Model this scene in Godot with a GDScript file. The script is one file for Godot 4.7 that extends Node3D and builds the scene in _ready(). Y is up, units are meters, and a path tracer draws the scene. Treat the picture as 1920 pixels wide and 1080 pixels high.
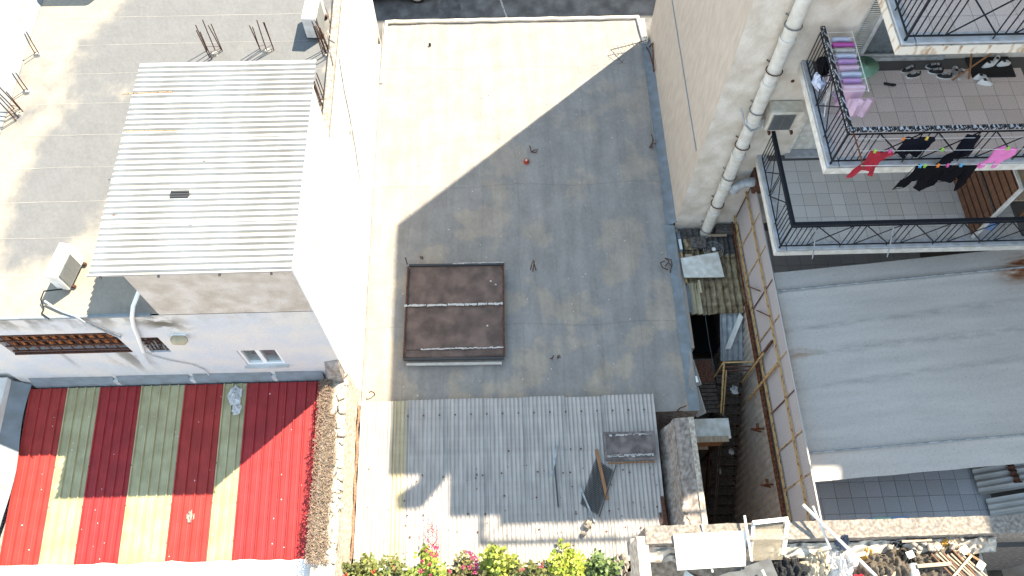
extends Node3D
# A drone's view down into a block of low flat-roofed buildings. y is up, the street runs along x, north is -z.

class MB:
	# Collects faces of one mesh; corners are given counter-clockwise seen from outside.
	var v := PackedVector3Array()
	var n := PackedVector3Array()
	var u := PackedVector2Array()
	var c := PackedColorArray()
	var ix := PackedInt32Array()
	var tint := Color(1, 1, 1)

	func quad(a: Vector3, b: Vector3, d: Vector3, e: Vector3) -> void:
		var nn := (b - a).cross(e - a)
		if nn.length() < 1e-12:
			nn = (d - b).cross(e - b)
		nn = nn.normalized()
		var k := v.size()
		for p in [a, b, d, e]:
			v.append(p); n.append(nn); c.append(tint)
		for w in [Vector2(0, 1), Vector2(1, 1), Vector2(1, 0), Vector2(0, 0)]:
			u.append(w)
		for i in [0, 2, 1, 0, 3, 2]:
			ix.append(k + i)

	func tri(a: Vector3, b: Vector3, d: Vector3) -> void:
		var nn := (b - a).cross(d - a).normalized()
		var k := v.size()
		for p in [a, b, d]:
			v.append(p); n.append(nn); c.append(tint); u.append(Vector2(p.x, p.z))
		for i in [0, 2, 1]:
			ix.append(k + i)

	func face(pts: Array, from: Vector3) -> void:
		# a convex face turned away from the point inside
		var nn: Vector3 = (pts[1] - pts[0]).cross(pts[2] - pts[0])
		var m := Vector3()
		for p in pts:
			m += p
		m /= pts.size()
		var q := pts.duplicate()
		if nn.dot(m - from) < 0:
			q.reverse()
		if q.size() == 4:
			quad(q[0], q[1], q[2], q[3])
		else:
			tri(q[0], q[1], q[2])

	func hexa(b: Array, t: Array) -> void:
		# eight corners: four below, four above, in the same order round
		var m := Vector3()
		for p in b + t:
			m += p / 8.0
		face([b[0], b[1], b[2], b[3]], m)
		face([t[0], t[1], t[2], t[3]], m)
		for i in 4:
			var j := (i + 1) % 4
			face([b[i], b[j], t[j], t[i]], m)

	func box(lo: Vector3, hi: Vector3) -> void:
		hexa([Vector3(lo.x, lo.y, lo.z), Vector3(hi.x, lo.y, lo.z), Vector3(hi.x, lo.y, hi.z), Vector3(lo.x, lo.y, hi.z)],
			[Vector3(lo.x, hi.y, lo.z), Vector3(hi.x, hi.y, lo.z), Vector3(hi.x, hi.y, hi.z), Vector3(lo.x, hi.y, hi.z)])

	func cbox(at: Vector3, h: Vector3, bev: float, bs := Basis()) -> void:
		# a box with chamfered edges; h holds half sizes
		var P := func(sx: int, sy: int, sz: int, ax: int) -> Vector3:
			var q := Vector3(sx * (h.x - bev), sy * (h.y - bev), sz * (h.z - bev))
			if ax == 0: q.x = sx * h.x
			elif ax == 1: q.y = sy * h.y
			else: q.z = sz * h.z
			return at + bs * q
		for s in [-1, 1]:
			face([P.call(s, -1, -1, 0), P.call(s, 1, -1, 0), P.call(s, 1, 1, 0), P.call(s, -1, 1, 0)], at)
			face([P.call(-1, s, -1, 1), P.call(1, s, -1, 1), P.call(1, s, 1, 1), P.call(-1, s, 1, 1)], at)
			face([P.call(-1, -1, s, 2), P.call(1, -1, s, 2), P.call(1, 1, s, 2), P.call(-1, 1, s, 2)], at)
			for t in [-1, 1]:
				face([P.call(s, t, -1, 0), P.call(s, t, 1, 0), P.call(s, t, 1, 1), P.call(s, t, -1, 1)], at)
				face([P.call(s, -1, t, 0), P.call(s, 1, t, 0), P.call(s, 1, t, 2), P.call(s, -1, t, 2)], at)
				face([P.call(-1, s, t, 1), P.call(1, s, t, 1), P.call(1, s, t, 2), P.call(-1, s, t, 2)], at)
				for w in [-1, 1]:
					face([P.call(s, t, w, 0), P.call(s, t, w, 1), P.call(s, t, w, 2)], at)

	func beam(a: Vector3, b: Vector3, w: float, h: float, up := Vector3.UP) -> void:
		var d := (b - a).normalized()
		if absf(d.dot(up)) > 0.98:
			up = Vector3.RIGHT
		var s := d.cross(up).normalized() * w / 2
		var t := s.cross(d).normalized() * h / 2
		hexa([a - s - t, a + s - t, b + s - t, b - s - t], [a - s + t, a + s + t, b + s + t, b - s + t])

	func tube(pts: Array, r, sides := 6, cap := true) -> void:
		var k := v.size()
		var up := Vector3(0.13, 0.93, 0.31)
		for i in pts.size():
			var p: Vector3 = pts[i]
			var d: Vector3 = (pts[mini(i + 1, pts.size() - 1)] - pts[maxi(i - 1, 0)]).normalized()
			if absf(d.dot(up)) > 0.97: up = Vector3(0.9, 0.1, 0.3)
			var s := d.cross(up).normalized()
			var t := s.cross(d).normalized()
			up = t
			var rr: float = r[i] if r is Array else r
			for j in sides:
				var a := TAU * j / sides
				var nn := s * cos(a) + t * sin(a)
				v.append(p + nn * rr); n.append(nn); c.append(tint); u.append(Vector2(float(j) / sides, float(i)))
		for i in pts.size() - 1:
			for j in sides:
				var a := k + i * sides + j
				var b := k + i * sides + (j + 1) % sides
				ix.append_array([a, b, a + sides, b, b + sides, a + sides])
		if cap:
			for e in [0, pts.size() - 1]:
				var m: Vector3 = pts[e]
				var dd: Vector3 = (pts[1] - pts[0]) if e == 0 else (pts[e - 1] - pts[e])
				for j in sides:
					face([m, v[k + e * sides + j], v[k + e * sides + (j + 1) % sides]], m + dd)

	func grid(nx: int, nz: int, f: Callable) -> void:
		# f(s, t) gives the point; s and t run 0..1
		var k := v.size()
		var e := 0.002
		for j in nz + 1:
			for i in nx + 1:
				var s := float(i) / nx
				var t := float(j) / nz
				var p: Vector3 = f.call(s, t)
				var ds: Vector3 = f.call(s + e, t) - f.call(s - e, t)
				var dt: Vector3 = f.call(s, t + e) - f.call(s, t - e)
				v.append(p); n.append(dt.cross(ds).normalized()); u.append(Vector2(s, t))
				c.append(tint)
		for j in nz:
			for i in nx:
				var a := k + j * (nx + 1) + i
				ix.append_array([a, a + 1, a + nx + 1, a + 1, a + nx + 2, a + nx + 1])

	func slab(poly: Array, thick: Vector3) -> void:
		# a flat outline pushed along a vector; poly lies in a plane
		var m := Vector3()
		for p in poly:
			m += p
		m = m / poly.size() + thick / 2
		var nn := Vector3()
		for i in poly.size():
			nn += (poly[i] as Vector3).cross(poly[(i + 1) % poly.size()])
		nn = nn.normalized()
		var ux: Vector3 = (poly[1] - poly[0]).normalized()
		var uy := nn.cross(ux)
		var flat := PackedVector2Array()
		for p in poly:
			flat.append(Vector2(p.dot(ux), p.dot(uy)))
		var t := Geometry2D.triangulate_polygon(flat)
		for i in range(0, t.size(), 3):
			face([poly[t[i]], poly[t[i + 1]], poly[t[i + 2]]], poly[t[i]] + thick)
			face([poly[t[i]] + thick, poly[t[i + 1]] + thick, poly[t[i + 2]] + thick], poly[t[i]])
		var turn := 1.0 if nn.dot(thick) < 0 else -1.0
		for i in poly.size():
			var a: Vector3 = poly[i]
			var b: Vector3 = poly[(i + 1) % poly.size()]
			var out := (b - a).cross(nn) * 1.0
			face([a, b, b + thick, a + thick], (a + b) / 2 + thick / 2 - out)

	func disc(at: Vector3, ax: Vector3, r: float, h: float, sides := 16) -> void:
		tube([at, at + ax.normalized() * h], r, sides)

	func mesh(off := Vector3.ZERO) -> ArrayMesh:
		var a := []
		a.resize(Mesh.ARRAY_MAX)
		if off != Vector3.ZERO:
			for i in v.size():
				v[i] -= off
		a[Mesh.ARRAY_VERTEX] = v; a[Mesh.ARRAY_NORMAL] = n; a[Mesh.ARRAY_TEX_UV] = u; a[Mesh.ARRAY_COLOR] = c; a[Mesh.ARRAY_INDEX] = ix
		var m := ArrayMesh.new()
		m.add_surface_from_arrays(Mesh.PRIMITIVE_TRIANGLES, a)
		return m

var names := {}
var M := {}
var T := {}
var UNIT: ArrayMesh
var ROD: ArrayMesh
var rng := RandomNumberGenerator.new()
var nz1 := FastNoiseLite.new()

func rr(a: float, b: float) -> float:
	return rng.randf_range(a, b)

func V(x: float, y: float, z: float) -> Vector3:
	return Vector3(x, y, z)

func numbered(called: String) -> String:
	var k: int = names.get(called, 0)
	names[called] = k + 1
	return called if k == 0 else "%s_%03d" % [called, k]

func tag(o: Node, label: String, category: String, group := "", kind := "") -> void:
	if label: o.set_meta("label", label)
	if category: o.set_meta("category", category)
	if group: o.set_meta("group", group)
	if kind: o.set_meta("kind", kind)

func thing(called: String, label: String, category: String, at := Vector3.ZERO, group := "") -> Node3D:
	var o := Node3D.new()
	o.name = numbered(called)
	add_child(o)
	o.position = at
	tag(o, label, category, group)
	return o

func origin_of(p: Node) -> Vector3:
	var s := Vector3.ZERO
	while p != self and p is Node3D:
		s += (p as Node3D).position
		p = p.get_parent()
	return s

func part(parent: Node, called: String, mb: MB, mat: Material) -> MeshInstance3D:
	# geometry given in the place's own coordinates becomes a child of the thing
	var o := MeshInstance3D.new()
	o.name = called
	o.mesh = mb.mesh(origin_of(parent))
	o.material_override = mat
	parent.add_child(o, true)
	return o

func piece(parent: Node, called: String, mesh: Mesh, mat: Material, tr: Transform3D) -> MeshInstance3D:
	# a shared mesh placed at a transform of the place
	var o := MeshInstance3D.new()
	o.name = called
	o.mesh = mesh
	o.material_override = mat
	tr.origin -= origin_of(parent)
	o.transform = tr
	parent.add_child(o, true)
	return o

func bar(parent: Node, called: String, a: Vector3, b: Vector3, w: float, h: float, mat: Material) -> MeshInstance3D:
	var d := b - a
	var up := Vector3.UP
	if absf(d.normalized().dot(up)) > 0.98: up = Vector3.BACK
	var s := d.cross(up).normalized()
	var t := s.cross(d).normalized()
	return piece(parent, called, UNIT, mat, Transform3D(Basis(s * w, t * h, -d), (a + b) / 2))

func rod(parent: Node, called: String, a: Vector3, b: Vector3, r: float, mat: Material) -> MeshInstance3D:
	var d := b - a
	var up := Vector3(0.2, 0.9, 0.1)
	if absf(d.normalized().dot(up)) > 0.9: up = Vector3.BACK
	var s := d.cross(up).normalized()
	var t := s.cross(d).normalized()
	return piece(parent, called, ROD, mat, Transform3D(Basis(s * r, d, t * -r), (a + b) / 2))

func solo(called: String, mb: MB, mat: Material, label: String, category: String, group := "", kind := "") -> MeshInstance3D:
	var lo := mb.v[0]
	var hi := mb.v[0]
	for p in mb.v:
		lo = lo.min(p); hi = hi.max(p)
	var at := Vector3((lo.x + hi.x) / 2, lo.y, (lo.z + hi.z) / 2)
	var o := MeshInstance3D.new()
	o.name = numbered(called)
	o.mesh = mb.mesh(at)
	o.material_override = mat
	o.position = at
	add_child(o)
	tag(o, label, category, group, kind)
	return o

func img_tex(w: int, h: int, f: Callable) -> ImageTexture:
	var by := PackedByteArray()
	by.resize(w * h * 3)
	var k := 0
	for j in h:
		for i in w:
			var q: Color = f.call(float(i) / w, float(j) / h)
			by[k] = clampi(int(q.r * 255.0), 0, 255); by[k + 1] = clampi(int(q.g * 255.0), 0, 255); by[k + 2] = clampi(int(q.b * 255.0), 0, 255)
			k += 3
	return ImageTexture.create_from_image(Image.create_from_data(w, h, false, Image.FORMAT_RGB8, by))

func noise(seed_: int, freq: float, oct := 4, kind := FastNoiseLite.TYPE_SIMPLEX_SMOOTH) -> FastNoiseLite:
	var f := FastNoiseLite.new()
	f.seed = seed_
	f.noise_type = kind
	f.frequency = freq
	f.fractal_type = FastNoiseLite.FRACTAL_FBM
	f.fractal_octaves = oct
	return f

func seamless(seed_: int, size: int, freq: float, oct: int, lo: float, hi: float, sx := 1.0, sharp := 1.0) -> ImageTexture:
	# grey noise that tiles, between lo and hi; sx stretches it along v
	var f := noise(seed_, freq, oct)
	var im: Image = f.get_seamless_image(size, int(size / sx))
	im.resize(size, size, Image.INTERPOLATE_CUBIC)
	im.convert(Image.FORMAT_RGB8)
	var by := im.get_data()
	for i in by.size():
		var x := by[i] / 255.0
		x = clampf((x - 0.5) * sharp + 0.5, 0, 1)
		by[i] = int((lo + (hi - lo) * x) * 255)
	return ImageTexture.create_from_image(Image.create_from_data(size, size, false, Image.FORMAT_RGB8, by))

func two_tone(seed_: int, size: int, freq: float, oct: int, a: Color, b: Color, sharp: float, shift := 0.0, sx := 1.0) -> ImageTexture:
	var f := noise(seed_, freq, oct)
	var im: Image = f.get_seamless_image(size, int(size / sx))
	im.resize(size, size, Image.INTERPOLATE_CUBIC)
	im.convert(Image.FORMAT_L8)
	var by := im.get_data()
	var o := PackedByteArray()
	o.resize(size * size * 3)
	for i in by.size():
		var x := clampf((by[i] / 255.0 - 0.5 + shift) * sharp + 0.5, 0, 1)
		var q := a.lerp(b, x)
		o[i * 3] = int(q.r * 255); o[i * 3 + 1] = int(q.g * 255); o[i * 3 + 2] = int(q.b * 255)
	return ImageTexture.create_from_image(Image.create_from_data(size, size, false, Image.FORMAT_RGB8, o))

func bumps(seed_: int, size: int, freq: float, oct: int, strength: float) -> ImageTexture:
	var im: Image = noise(seed_, freq, oct).get_seamless_image(size, size)
	im.convert(Image.FORMAT_RGBA8)
	im.bump_map_to_normal_map(strength)
	return ImageTexture.create_from_image(im)

func lin(r: float, g: float, b: float) -> Color:
	return Color(r, g, b).linear_to_srgb()

func mat(key: String, col: Color, rough := 0.85, tex: Texture2D = null, scale := 0.5, nrm: Texture2D = null, ndepth := 0.5, world := true) -> StandardMaterial3D:
	# col holds linear values
	var m := StandardMaterial3D.new()
	m.albedo_color = lin(col.r, col.g, col.b)
	m.roughness = rough
	m.cull_mode = BaseMaterial3D.CULL_DISABLED
	if tex or nrm:
		m.uv1_triplanar = true
		m.uv1_world_triplanar = world
		m.uv1_scale = Vector3(scale, scale, scale)
	if tex: m.albedo_texture = tex
	if nrm:
		m.normal_enabled = true
		m.normal_texture = nrm
		m.normal_scale = ndepth
	M[key] = m
	return m

func _ready() -> void:
	rng.seed = 71
	# --- camera, sky, sun, exposure
	var cam := Camera3D.new()
	cam.name = "camera"
	var p := 1.1039191
	var yw := -0.0359577
	var ro := 0.0071065
	var f := V(-sin(yw) * cos(p), -sin(p), -cos(yw) * cos(p))
	var r := V(cos(yw), 0, -sin(yw))
	var up := r.cross(f)
	cam.transform = Transform3D(Basis(r * cos(ro) + up * sin(ro), up * cos(ro) - r * sin(ro), -f), V(0, 22, 0))
	cam.fov = 39.36
	cam.far = 600
	cam.near = 0.1
	add_child(cam)
	cam.current = true
	var we := WorldEnvironment.new()
	we.name = "world_environment"
	var env := Environment.new()
	env.background_mode = Environment.BG_SKY
	var sky := Sky.new()
	var ps := ProceduralSkyMaterial.new()
	ps.sky_top_color = Color(0.435, 0.52, 0.60)
	ps.sky_horizon_color = Color(0.86, 0.845, 0.81)
	ps.sky_curve = 0.12
	ps.ground_bottom_color = Color(0.36, 0.33, 0.29)
	ps.ground_horizon_color = Color(0.70, 0.72, 0.73)
	ps.sun_angle_max = 2.0
	ps.energy_multiplier = 1.75
	sky.sky_material = ps
	env.sky = sky
	env.tonemap_mode = Environment.TONE_MAPPER_LINEAR
	env.tonemap_exposure = 3.05
	env.ambient_light_source = Environment.AMBIENT_SOURCE_SKY
	env.sdfgi_enabled = true
	env.ssao_enabled = true
	env.ssil_enabled = true
	we.environment = env
	add_child(we)
	var sun := DirectionalLight3D.new()
	sun.name = "sun"
	sun.light_energy = 1.6
	sun.light_color = Color(1.0, 0.95, 0.855)
	sun.light_angular_distance = 0.5
	sun.shadow_enabled = true
	sun.basis = Basis.looking_at(V(-0.5, -1.0, 0.442).normalized(), Vector3.UP)
	add_child(sun)
	make_materials()
	make_setting()
	make_middle_roof()
	make_left_building()
	make_left_roof_items()
	make_lean_to()
	make_apartment_building()
	make_balcony_items()
	make_terrace()
	make_alley()
	make_tin_roof_items()
	make_south_roof()
	make_plants()

func make_materials() -> void:
	var u := MB.new()
	u.box(V(-0.5, -0.5, -0.5), V(0.5, 0.5, 0.5))
	UNIT = u.mesh()
	var rd := MB.new()
	rd.tube([V(0, -0.5, 0), V(0, 0.5, 0)], 1.0, 7)
	ROD = rd.mesh()
	T.speck = seamless(3, 512, 0.06, 3, 0.78, 1.0)
	T.blotch = seamless(4, 512, 0.012, 5, 0.72, 1.0, 1.0, 1.6)
	T.streak = seamless(5, 512, 0.03, 4, 0.84, 1.0, 6.0, 1.5)
	T.plaster = two_tone(8, 1024, 0.008, 6, Color(0.88, 0.86, 0.83), Color(1, 1, 1), 1.4, 0.08)
	T.rough_wall = two_tone(9, 1024, 0.02, 5, Color(0.93, 0.91, 0.89), Color(1, 0.99, 0.975), 1.4, 0.0, 3.0)
	T.rust = two_tone(10, 512, 0.02, 5, Color(0.62, 0.36, 0.2), Color(1, 0.93, 0.8), 3.0, -0.05)
	T.concrete = two_tone(11, 1024, 0.014, 6, Color(0.72, 0.69, 0.66), Color(1, 1, 1), 1.5)
	T.flake = two_tone(12, 512, 0.03, 4, Color(0.10, 0.105, 0.12), Color(0.80, 0.82, 0.85), 8.0, -0.11, 4.0)
	T.wear = two_tone(13, 512, 0.03, 5, Color(0.66, 0.62, 0.58), Color(1, 1, 1), 2.2, 0.05)
	T.dust = two_tone(14, 512, 0.01, 5, Color(0.88, 0.86, 0.83), Color(1, 1, 1), 1.6)
	T.peel = two_tone(16, 512, 0.025, 5, Color(0.55, 0.3, 0.16), Color(1, 1, 1), 9.0, 0.16, 3.0)
	T.rot = two_tone(18, 512, 0.025, 5, Color(0.58, 0.5, 0.4), Color(1, 0.98, 0.92), 2.6, 0.05, 2.0)
	T.fascia = two_tone(17, 512, 0.02, 5, Color(0.74, 0.63, 0.52), Color(1, 1, 1), 3.0, 0.22, 3.0)
	T.n_fine = bumps(20, 512, 0.09, 4, 2.5)
	T.n_mid = bumps(21, 512, 0.03, 5, 3.0)
	mat("white_plaster", Color(0.72, 0.71, 0.69), 0.9, T.plaster, 0.16, T.n_fine, 0.35)
	mat("back_wall", Color(0.58, 0.575, 0.575), 0.9, T.plaster, 0.22, T.n_fine, 0.4)
	mat("shed_wall", Color(0.60, 0.55, 0.495), 0.9, T.dust, 0.35, T.n_fine, 0.7)
	mat("beige_wall", Color(0.52, 0.46, 0.40), 0.95, T.rough_wall, 0.22, T.n_mid, 0.6)
	mat("facade", Color(0.74, 0.685, 0.61), 0.9, T.plaster, 0.2, T.n_fine, 0.3)
	mat("white_sheet", Color(0.42, 0.42, 0.415), 0.45, T.dust, 0.3)
	mat("ac_white", Color(0.8, 0.8, 0.78), 0.4, T.dust, 0.6)
	mat("ac_beige", Color(0.68, 0.65, 0.57), 0.45, T.dust, 0.8)
	mat("grille_grey", Color(0.2, 0.21, 0.21), 0.5, T.speck, 2.0)
	mat("dark_metal", Color(0.03, 0.03, 0.032), 0.5)
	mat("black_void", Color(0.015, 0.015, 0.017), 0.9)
	mat("black_rubber", Color(0.03, 0.03, 0.03), 0.7)
	mat("rail_black", Color(0.022, 0.024, 0.03), 0.45)
	mat("rail_flaky", Color(0.8, 0.8, 0.82), 0.6, T.flake, 1.6)
	mat("rebar", Color(0.11, 0.065, 0.045), 0.85, T.rust, 1.5)
	mat("rusty", Color(0.20, 0.10, 0.05), 0.9, T.rust, 1.2, T.n_fine, 0.4)
	mat("rusty_yellow", Color(0.45, 0.30, 0.13), 0.8, T.peel, 1.4)
	mat("rust_dark", Color(0.12, 0.05, 0.03), 0.9, T.wear, 1.0)
	mat("ledge_grey", Color(0.44, 0.47, 0.52), 0.6, T.dust, 0.8)
	mat("fascia_white", Color(0.66, 0.62, 0.55), 0.85, T.fascia, 0.7, T.n_fine, 0.4)
	mat("fascia_clean", Color(0.68, 0.67, 0.63), 0.85, T.plaster, 0.5, T.n_fine, 0.3)
	mat("tile_warm", Color(0.80, 0.68, 0.63), 0.55, T.speck, 1.3)
	mat("tile_warm_b", Color(0.77, 0.65, 0.605), 0.55, T.speck, 1.1)
	mat("tile_cool", Color(0.68, 0.65, 0.62), 0.5, T.speck, 1.3)
	mat("tile_cool_b", Color(0.63, 0.605, 0.58), 0.5, T.speck, 1.1)
	mat("tile_dark", Color(0.42, 0.43, 0.46), 0.5, T.speck, 1.1)
	mat("tile_dark_b", Color(0.38, 0.39, 0.42), 0.5, T.speck, 1.2)
	mat("grout", Color(0.10, 0.09, 0.085), 0.95)
	mat("shutter", Color(0.72, 0.72, 0.68), 0.5, T.dust, 1.0)
	mat("aluminium", Color(0.62, 0.63, 0.63), 0.35, T.dust, 1.0)
	mat("galvanised", Color(0.42, 0.45, 0.47), 0.42, T.blotch, 0.8)
	mat("tin_grey", Color(0.45, 0.415, 0.385), 0.5, T.streak, 0.35)
	mat("tin_yellow", Color(0.50, 0.42, 0.27), 0.55, T.streak, 0.4)
	mat("tin_rot", Color(0.34, 0.29, 0.21), 0.85, T.rot, 0.5)
	mat("tin_dark", Color(0.12, 0.115, 0.11), 0.85, T.wear, 0.6)
	mat("red_sheet", Color(0.33, 0.022, 0.024), 0.7, T.dust, 0.4)
	mat("red_sheet_b", Color(0.36, 0.03, 0.024), 0.7, T.dust, 0.35)
	mat("zinc_dark", Color(0.075, 0.08, 0.085), 0.6, T.blotch, 0.8)
	mat("slat_orange", Color(0.42, 0.22, 0.07), 0.8, T.rust, 1.4)
	mat("seam", Color(0.33, 0.31, 0.28), 0.9)
	var kh := mat("khaki_sheet", Color(0.42, 0.38, 0.215), 0.45, T.dust, 0.35)
	kh.backlight = Color(0.25, 0.24, 0.15)
	mat("mortar_grey", Color(0.235, 0.27, 0.30), 0.9, T.dust, 0.5, T.n_fine, 0.3)
	mat("concrete", Color(0.38, 0.34, 0.31), 0.95, T.concrete, 0.5, T.n_mid, 0.35)
	mat("concrete_pale", Color(0.62, 0.56, 0.48), 0.95, T.concrete, 0.6, T.n_mid, 0.5)
	mat("coping", Color(0.30, 0.27, 0.24), 0.95, T.concrete, 1.0, T.n_mid, 0.7)
	mat("asphalt", Color(0.165, 0.162, 0.162), 0.92, T.blotch, 0.2, T.n_fine, 0.5)
	mat("patch_asphalt", Color(0.125, 0.124, 0.126), 0.92, T.blotch, 0.3)
	mat("line_paint", Color(0.55, 0.55, 0.52), 0.8, T.wear, 0.8)
	mat("pavement", Color(0.3, 0.29, 0.28), 0.9, T.concrete, 0.3)
	mat("earth", Color(0.2, 0.16, 0.12), 1.0, T.blotch, 0.3)
	mat("felt_edge", Color(0.17, 0.20, 0.235), 0.85, T.dust, 0.6)
	mat("kerb_white", Color(0.62, 0.59, 0.54), 0.9, T.dust, 0.5, T.n_fine, 0.5)
	mat("hatch_rust", Color(0.165, 0.11, 0.09), 0.75, T.blotch, 0.3, T.n_fine, 0.3)
	mat("hatch_frame", Color(0.30, 0.29, 0.28), 0.8, T.peel, 1.0)
	mat("flake_white", Color(0.7, 0.7, 0.69), 0.8, T.wear, 3.0)
	mat("grey_wood", Color(0.21, 0.175, 0.165), 0.9, T.blotch, 0.5)
	mat("orange_wood", Color(0.34, 0.17, 0.08), 0.85, T.streak, 1.0)
	mat("wood_pale", Color(0.42, 0.33, 0.24), 0.9, T.streak, 1.0)
	mat("wood_brown", Color(0.16, 0.075, 0.04), 0.75, T.streak, 0.8)
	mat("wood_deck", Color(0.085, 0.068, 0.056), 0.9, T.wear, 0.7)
	mat("white_board", Color(0.70, 0.70, 0.66), 0.6, T.dust, 0.7)
	mat("white_plastic", Color(0.82, 0.82, 0.80), 0.4)
	mat("red_plastic", Color(0.40, 0.06, 0.035), 0.5)
	mat("green_plastic", Color(0.30, 0.58, 0.42), 0.4)
	mat("yellow_cloth", Color(0.60, 0.45, 0.03), 0.8)
	mat("orange_cloth", Color(0.50, 0.28, 0.06), 0.8)
	mat("blue_plastic", Color(0.18, 0.30, 0.55), 0.45)
	mat("black_cloth", Color(0.008, 0.008, 0.010), 0.95)
	mat("black_cloth_b", Color(0.012, 0.013, 0.02), 0.95)
	mat("red_cloth", Color(0.32, 0.012, 0.03), 0.9)
	mat("pink_cloth", Color(0.72, 0.21, 0.50), 0.9)
	mat("pale_pink_cloth", Color(0.72, 0.52, 0.66), 0.9)
	mat("lilac_cloth", Color(0.52, 0.32, 0.60), 0.9)
	mat("pale_blue_cloth", Color(0.55, 0.60, 0.75), 0.9)
	mat("magenta_cloth", Color(0.52, 0.11, 0.42), 0.9)
	mat("white_cloth", Color(0.6, 0.6, 0.61), 0.9, T.dust, 1.5)
	mat("denim", Color(0.10, 0.13, 0.20), 0.9, T.dust, 2.0)
	mat("shoe_white", Color(0.72, 0.73, 0.72), 0.7)
	mat("shoe_black", Color(0.012, 0.012, 0.014), 0.7)
	mat("shoe_grey", Color(0.34, 0.33, 0.32), 0.8)
	mat("mesh_pink", Color(0.80, 0.71, 0.71), 0.9, T.speck, 1.5)
	mat("mesh_wire", Color(0.42, 0.39, 0.37), 0.6)
	mat("cladding", Color(0.58, 0.50, 0.43), 0.7, T.dust, 0.5)
	mat("tarp_black", Color(0.035, 0.032, 0.03), 0.6, T.dust, 0.8)
	mat("tarp_brown", Color(0.13, 0.11, 0.09), 0.7, T.dust, 0.8)
	mat("net_black", Color(0.02, 0.021, 0.023), 0.8)
	mat("net_sand", Color(0.55, 0.47, 0.35), 0.9, T.speck, 3.0)
	mat("dry_ivy", Color(0.25, 0.185, 0.135), 0.95)
	M.dry_ivy.vertex_color_use_as_albedo = true
	mat("leaf", Color(1, 1, 1), 0.55)
	M.leaf.vertex_color_use_as_albedo = true
	M.leaf.backlight = Color(0.35, 0.42, 0.1)
	mat("petal", Color(1, 1, 1), 0.7)
	M.petal.vertex_color_use_as_albedo = true
	M.petal.backlight = Color(0.4, 0.15, 0.25)
	mat("stem", Color(0.14, 0.09, 0.055), 0.9)
	mat("car_red", Color(0.10, 0.03, 0.03), 0.25)
	M.car_red.clearcoat_enabled = true
	mat("tyre", Color(0.02, 0.02, 0.02), 0.85)
	mat("stone", Color(0.40, 0.36, 0.31), 0.95, T.concrete, 1.5, T.n_mid, 1.0)
	mat("rust_pale", Color(0.30, 0.185, 0.12), 0.9, T.wear, 1.0)
	for k in ["black_cloth", "black_cloth_b", "rail_black", "black_rubber", "tarp_brown", "tarp_black"]:
		M[k].metallic_specular = 0.15
	var g := mat("glass", Color(0.05, 0.06, 0.065), 0.05)
	g.transparency = BaseMaterial3D.TRANSPARENCY_ALPHA
	g.albedo_color = Color(0.5, 0.55, 0.56, 0.3)
	var cp := mat("clear_plastic", Color(0.6, 0.6, 0.6), 0.15)
	cp.transparency = BaseMaterial3D.TRANSPARENCY_ALPHA
	cp.albedo_color = Color(0.7, 0.75, 0.78, 0.35)
	var cols := {"peg_green": Color(0.30, 0.62, 0.08), "peg_pink": Color(0.62, 0.10, 0.36), "peg_blue": Color(0.10, 0.38, 0.66), "peg_orange": Color(0.75, 0.22, 0.03), "peg_yellow": Color(0.75, 0.52, 0.10)}
	for k in cols:
		mat(k, cols[k], 0.5)
	# the middle roof's own weathering: grey felt, sandy dust patches, faint streaks along the fall
	var a1 := noise(31, 1.0, 5)
	var a2 := noise(32, 1.0, 4)
	var a3 := noise(33, 1.0, 3)
	T.middle = img_tex(720, 1024, func(x: float, y: float) -> Color:
		var wx := x * 8.0
		var wz := y * 12.3
		var n1 := a1.get_noise_2d(wx * 0.55, wz * 0.5)
		var n2 := a2.get_noise_2d(wx * 2.6, wz * 0.30)
		var n3 := a3.get_noise_2d(wx * 9.0, wz * 7.0)
		var n4 := a2.get_noise_2d(wx * 1.1 + 40.0, wz * 1.3)
		var sand := smoothstep(0.04, 0.34, n1 + 0.35 * n4 + 0.10 * n2 + 0.16 * (y - 0.55))
		var band := smoothstep(0.80, 0.97, y) * 0.12
		var q := Color(0.53, 0.515, 0.50).lerp(Color(0.62, 0.565, 0.50), clampf(sand * (0.32 + 0.34 * y) + band, 0, 1))
		var k := 1.0 + n2 * 0.07 + n3 * 0.05 + n4 * 0.07
		var sx := fposmod(wx + 0.03 * sin(wz * 1.7), 0.97)
		if sx < 0.016: k *= 0.93
		var sz := absf(fposmod(wz + 0.2, 4.1) - 2.0 + 0.04 * sin(wx * 2.0))
		if sz < 0.012: k *= 0.92
		return Color(q.r * k, q.g * k, q.b * k))
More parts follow.
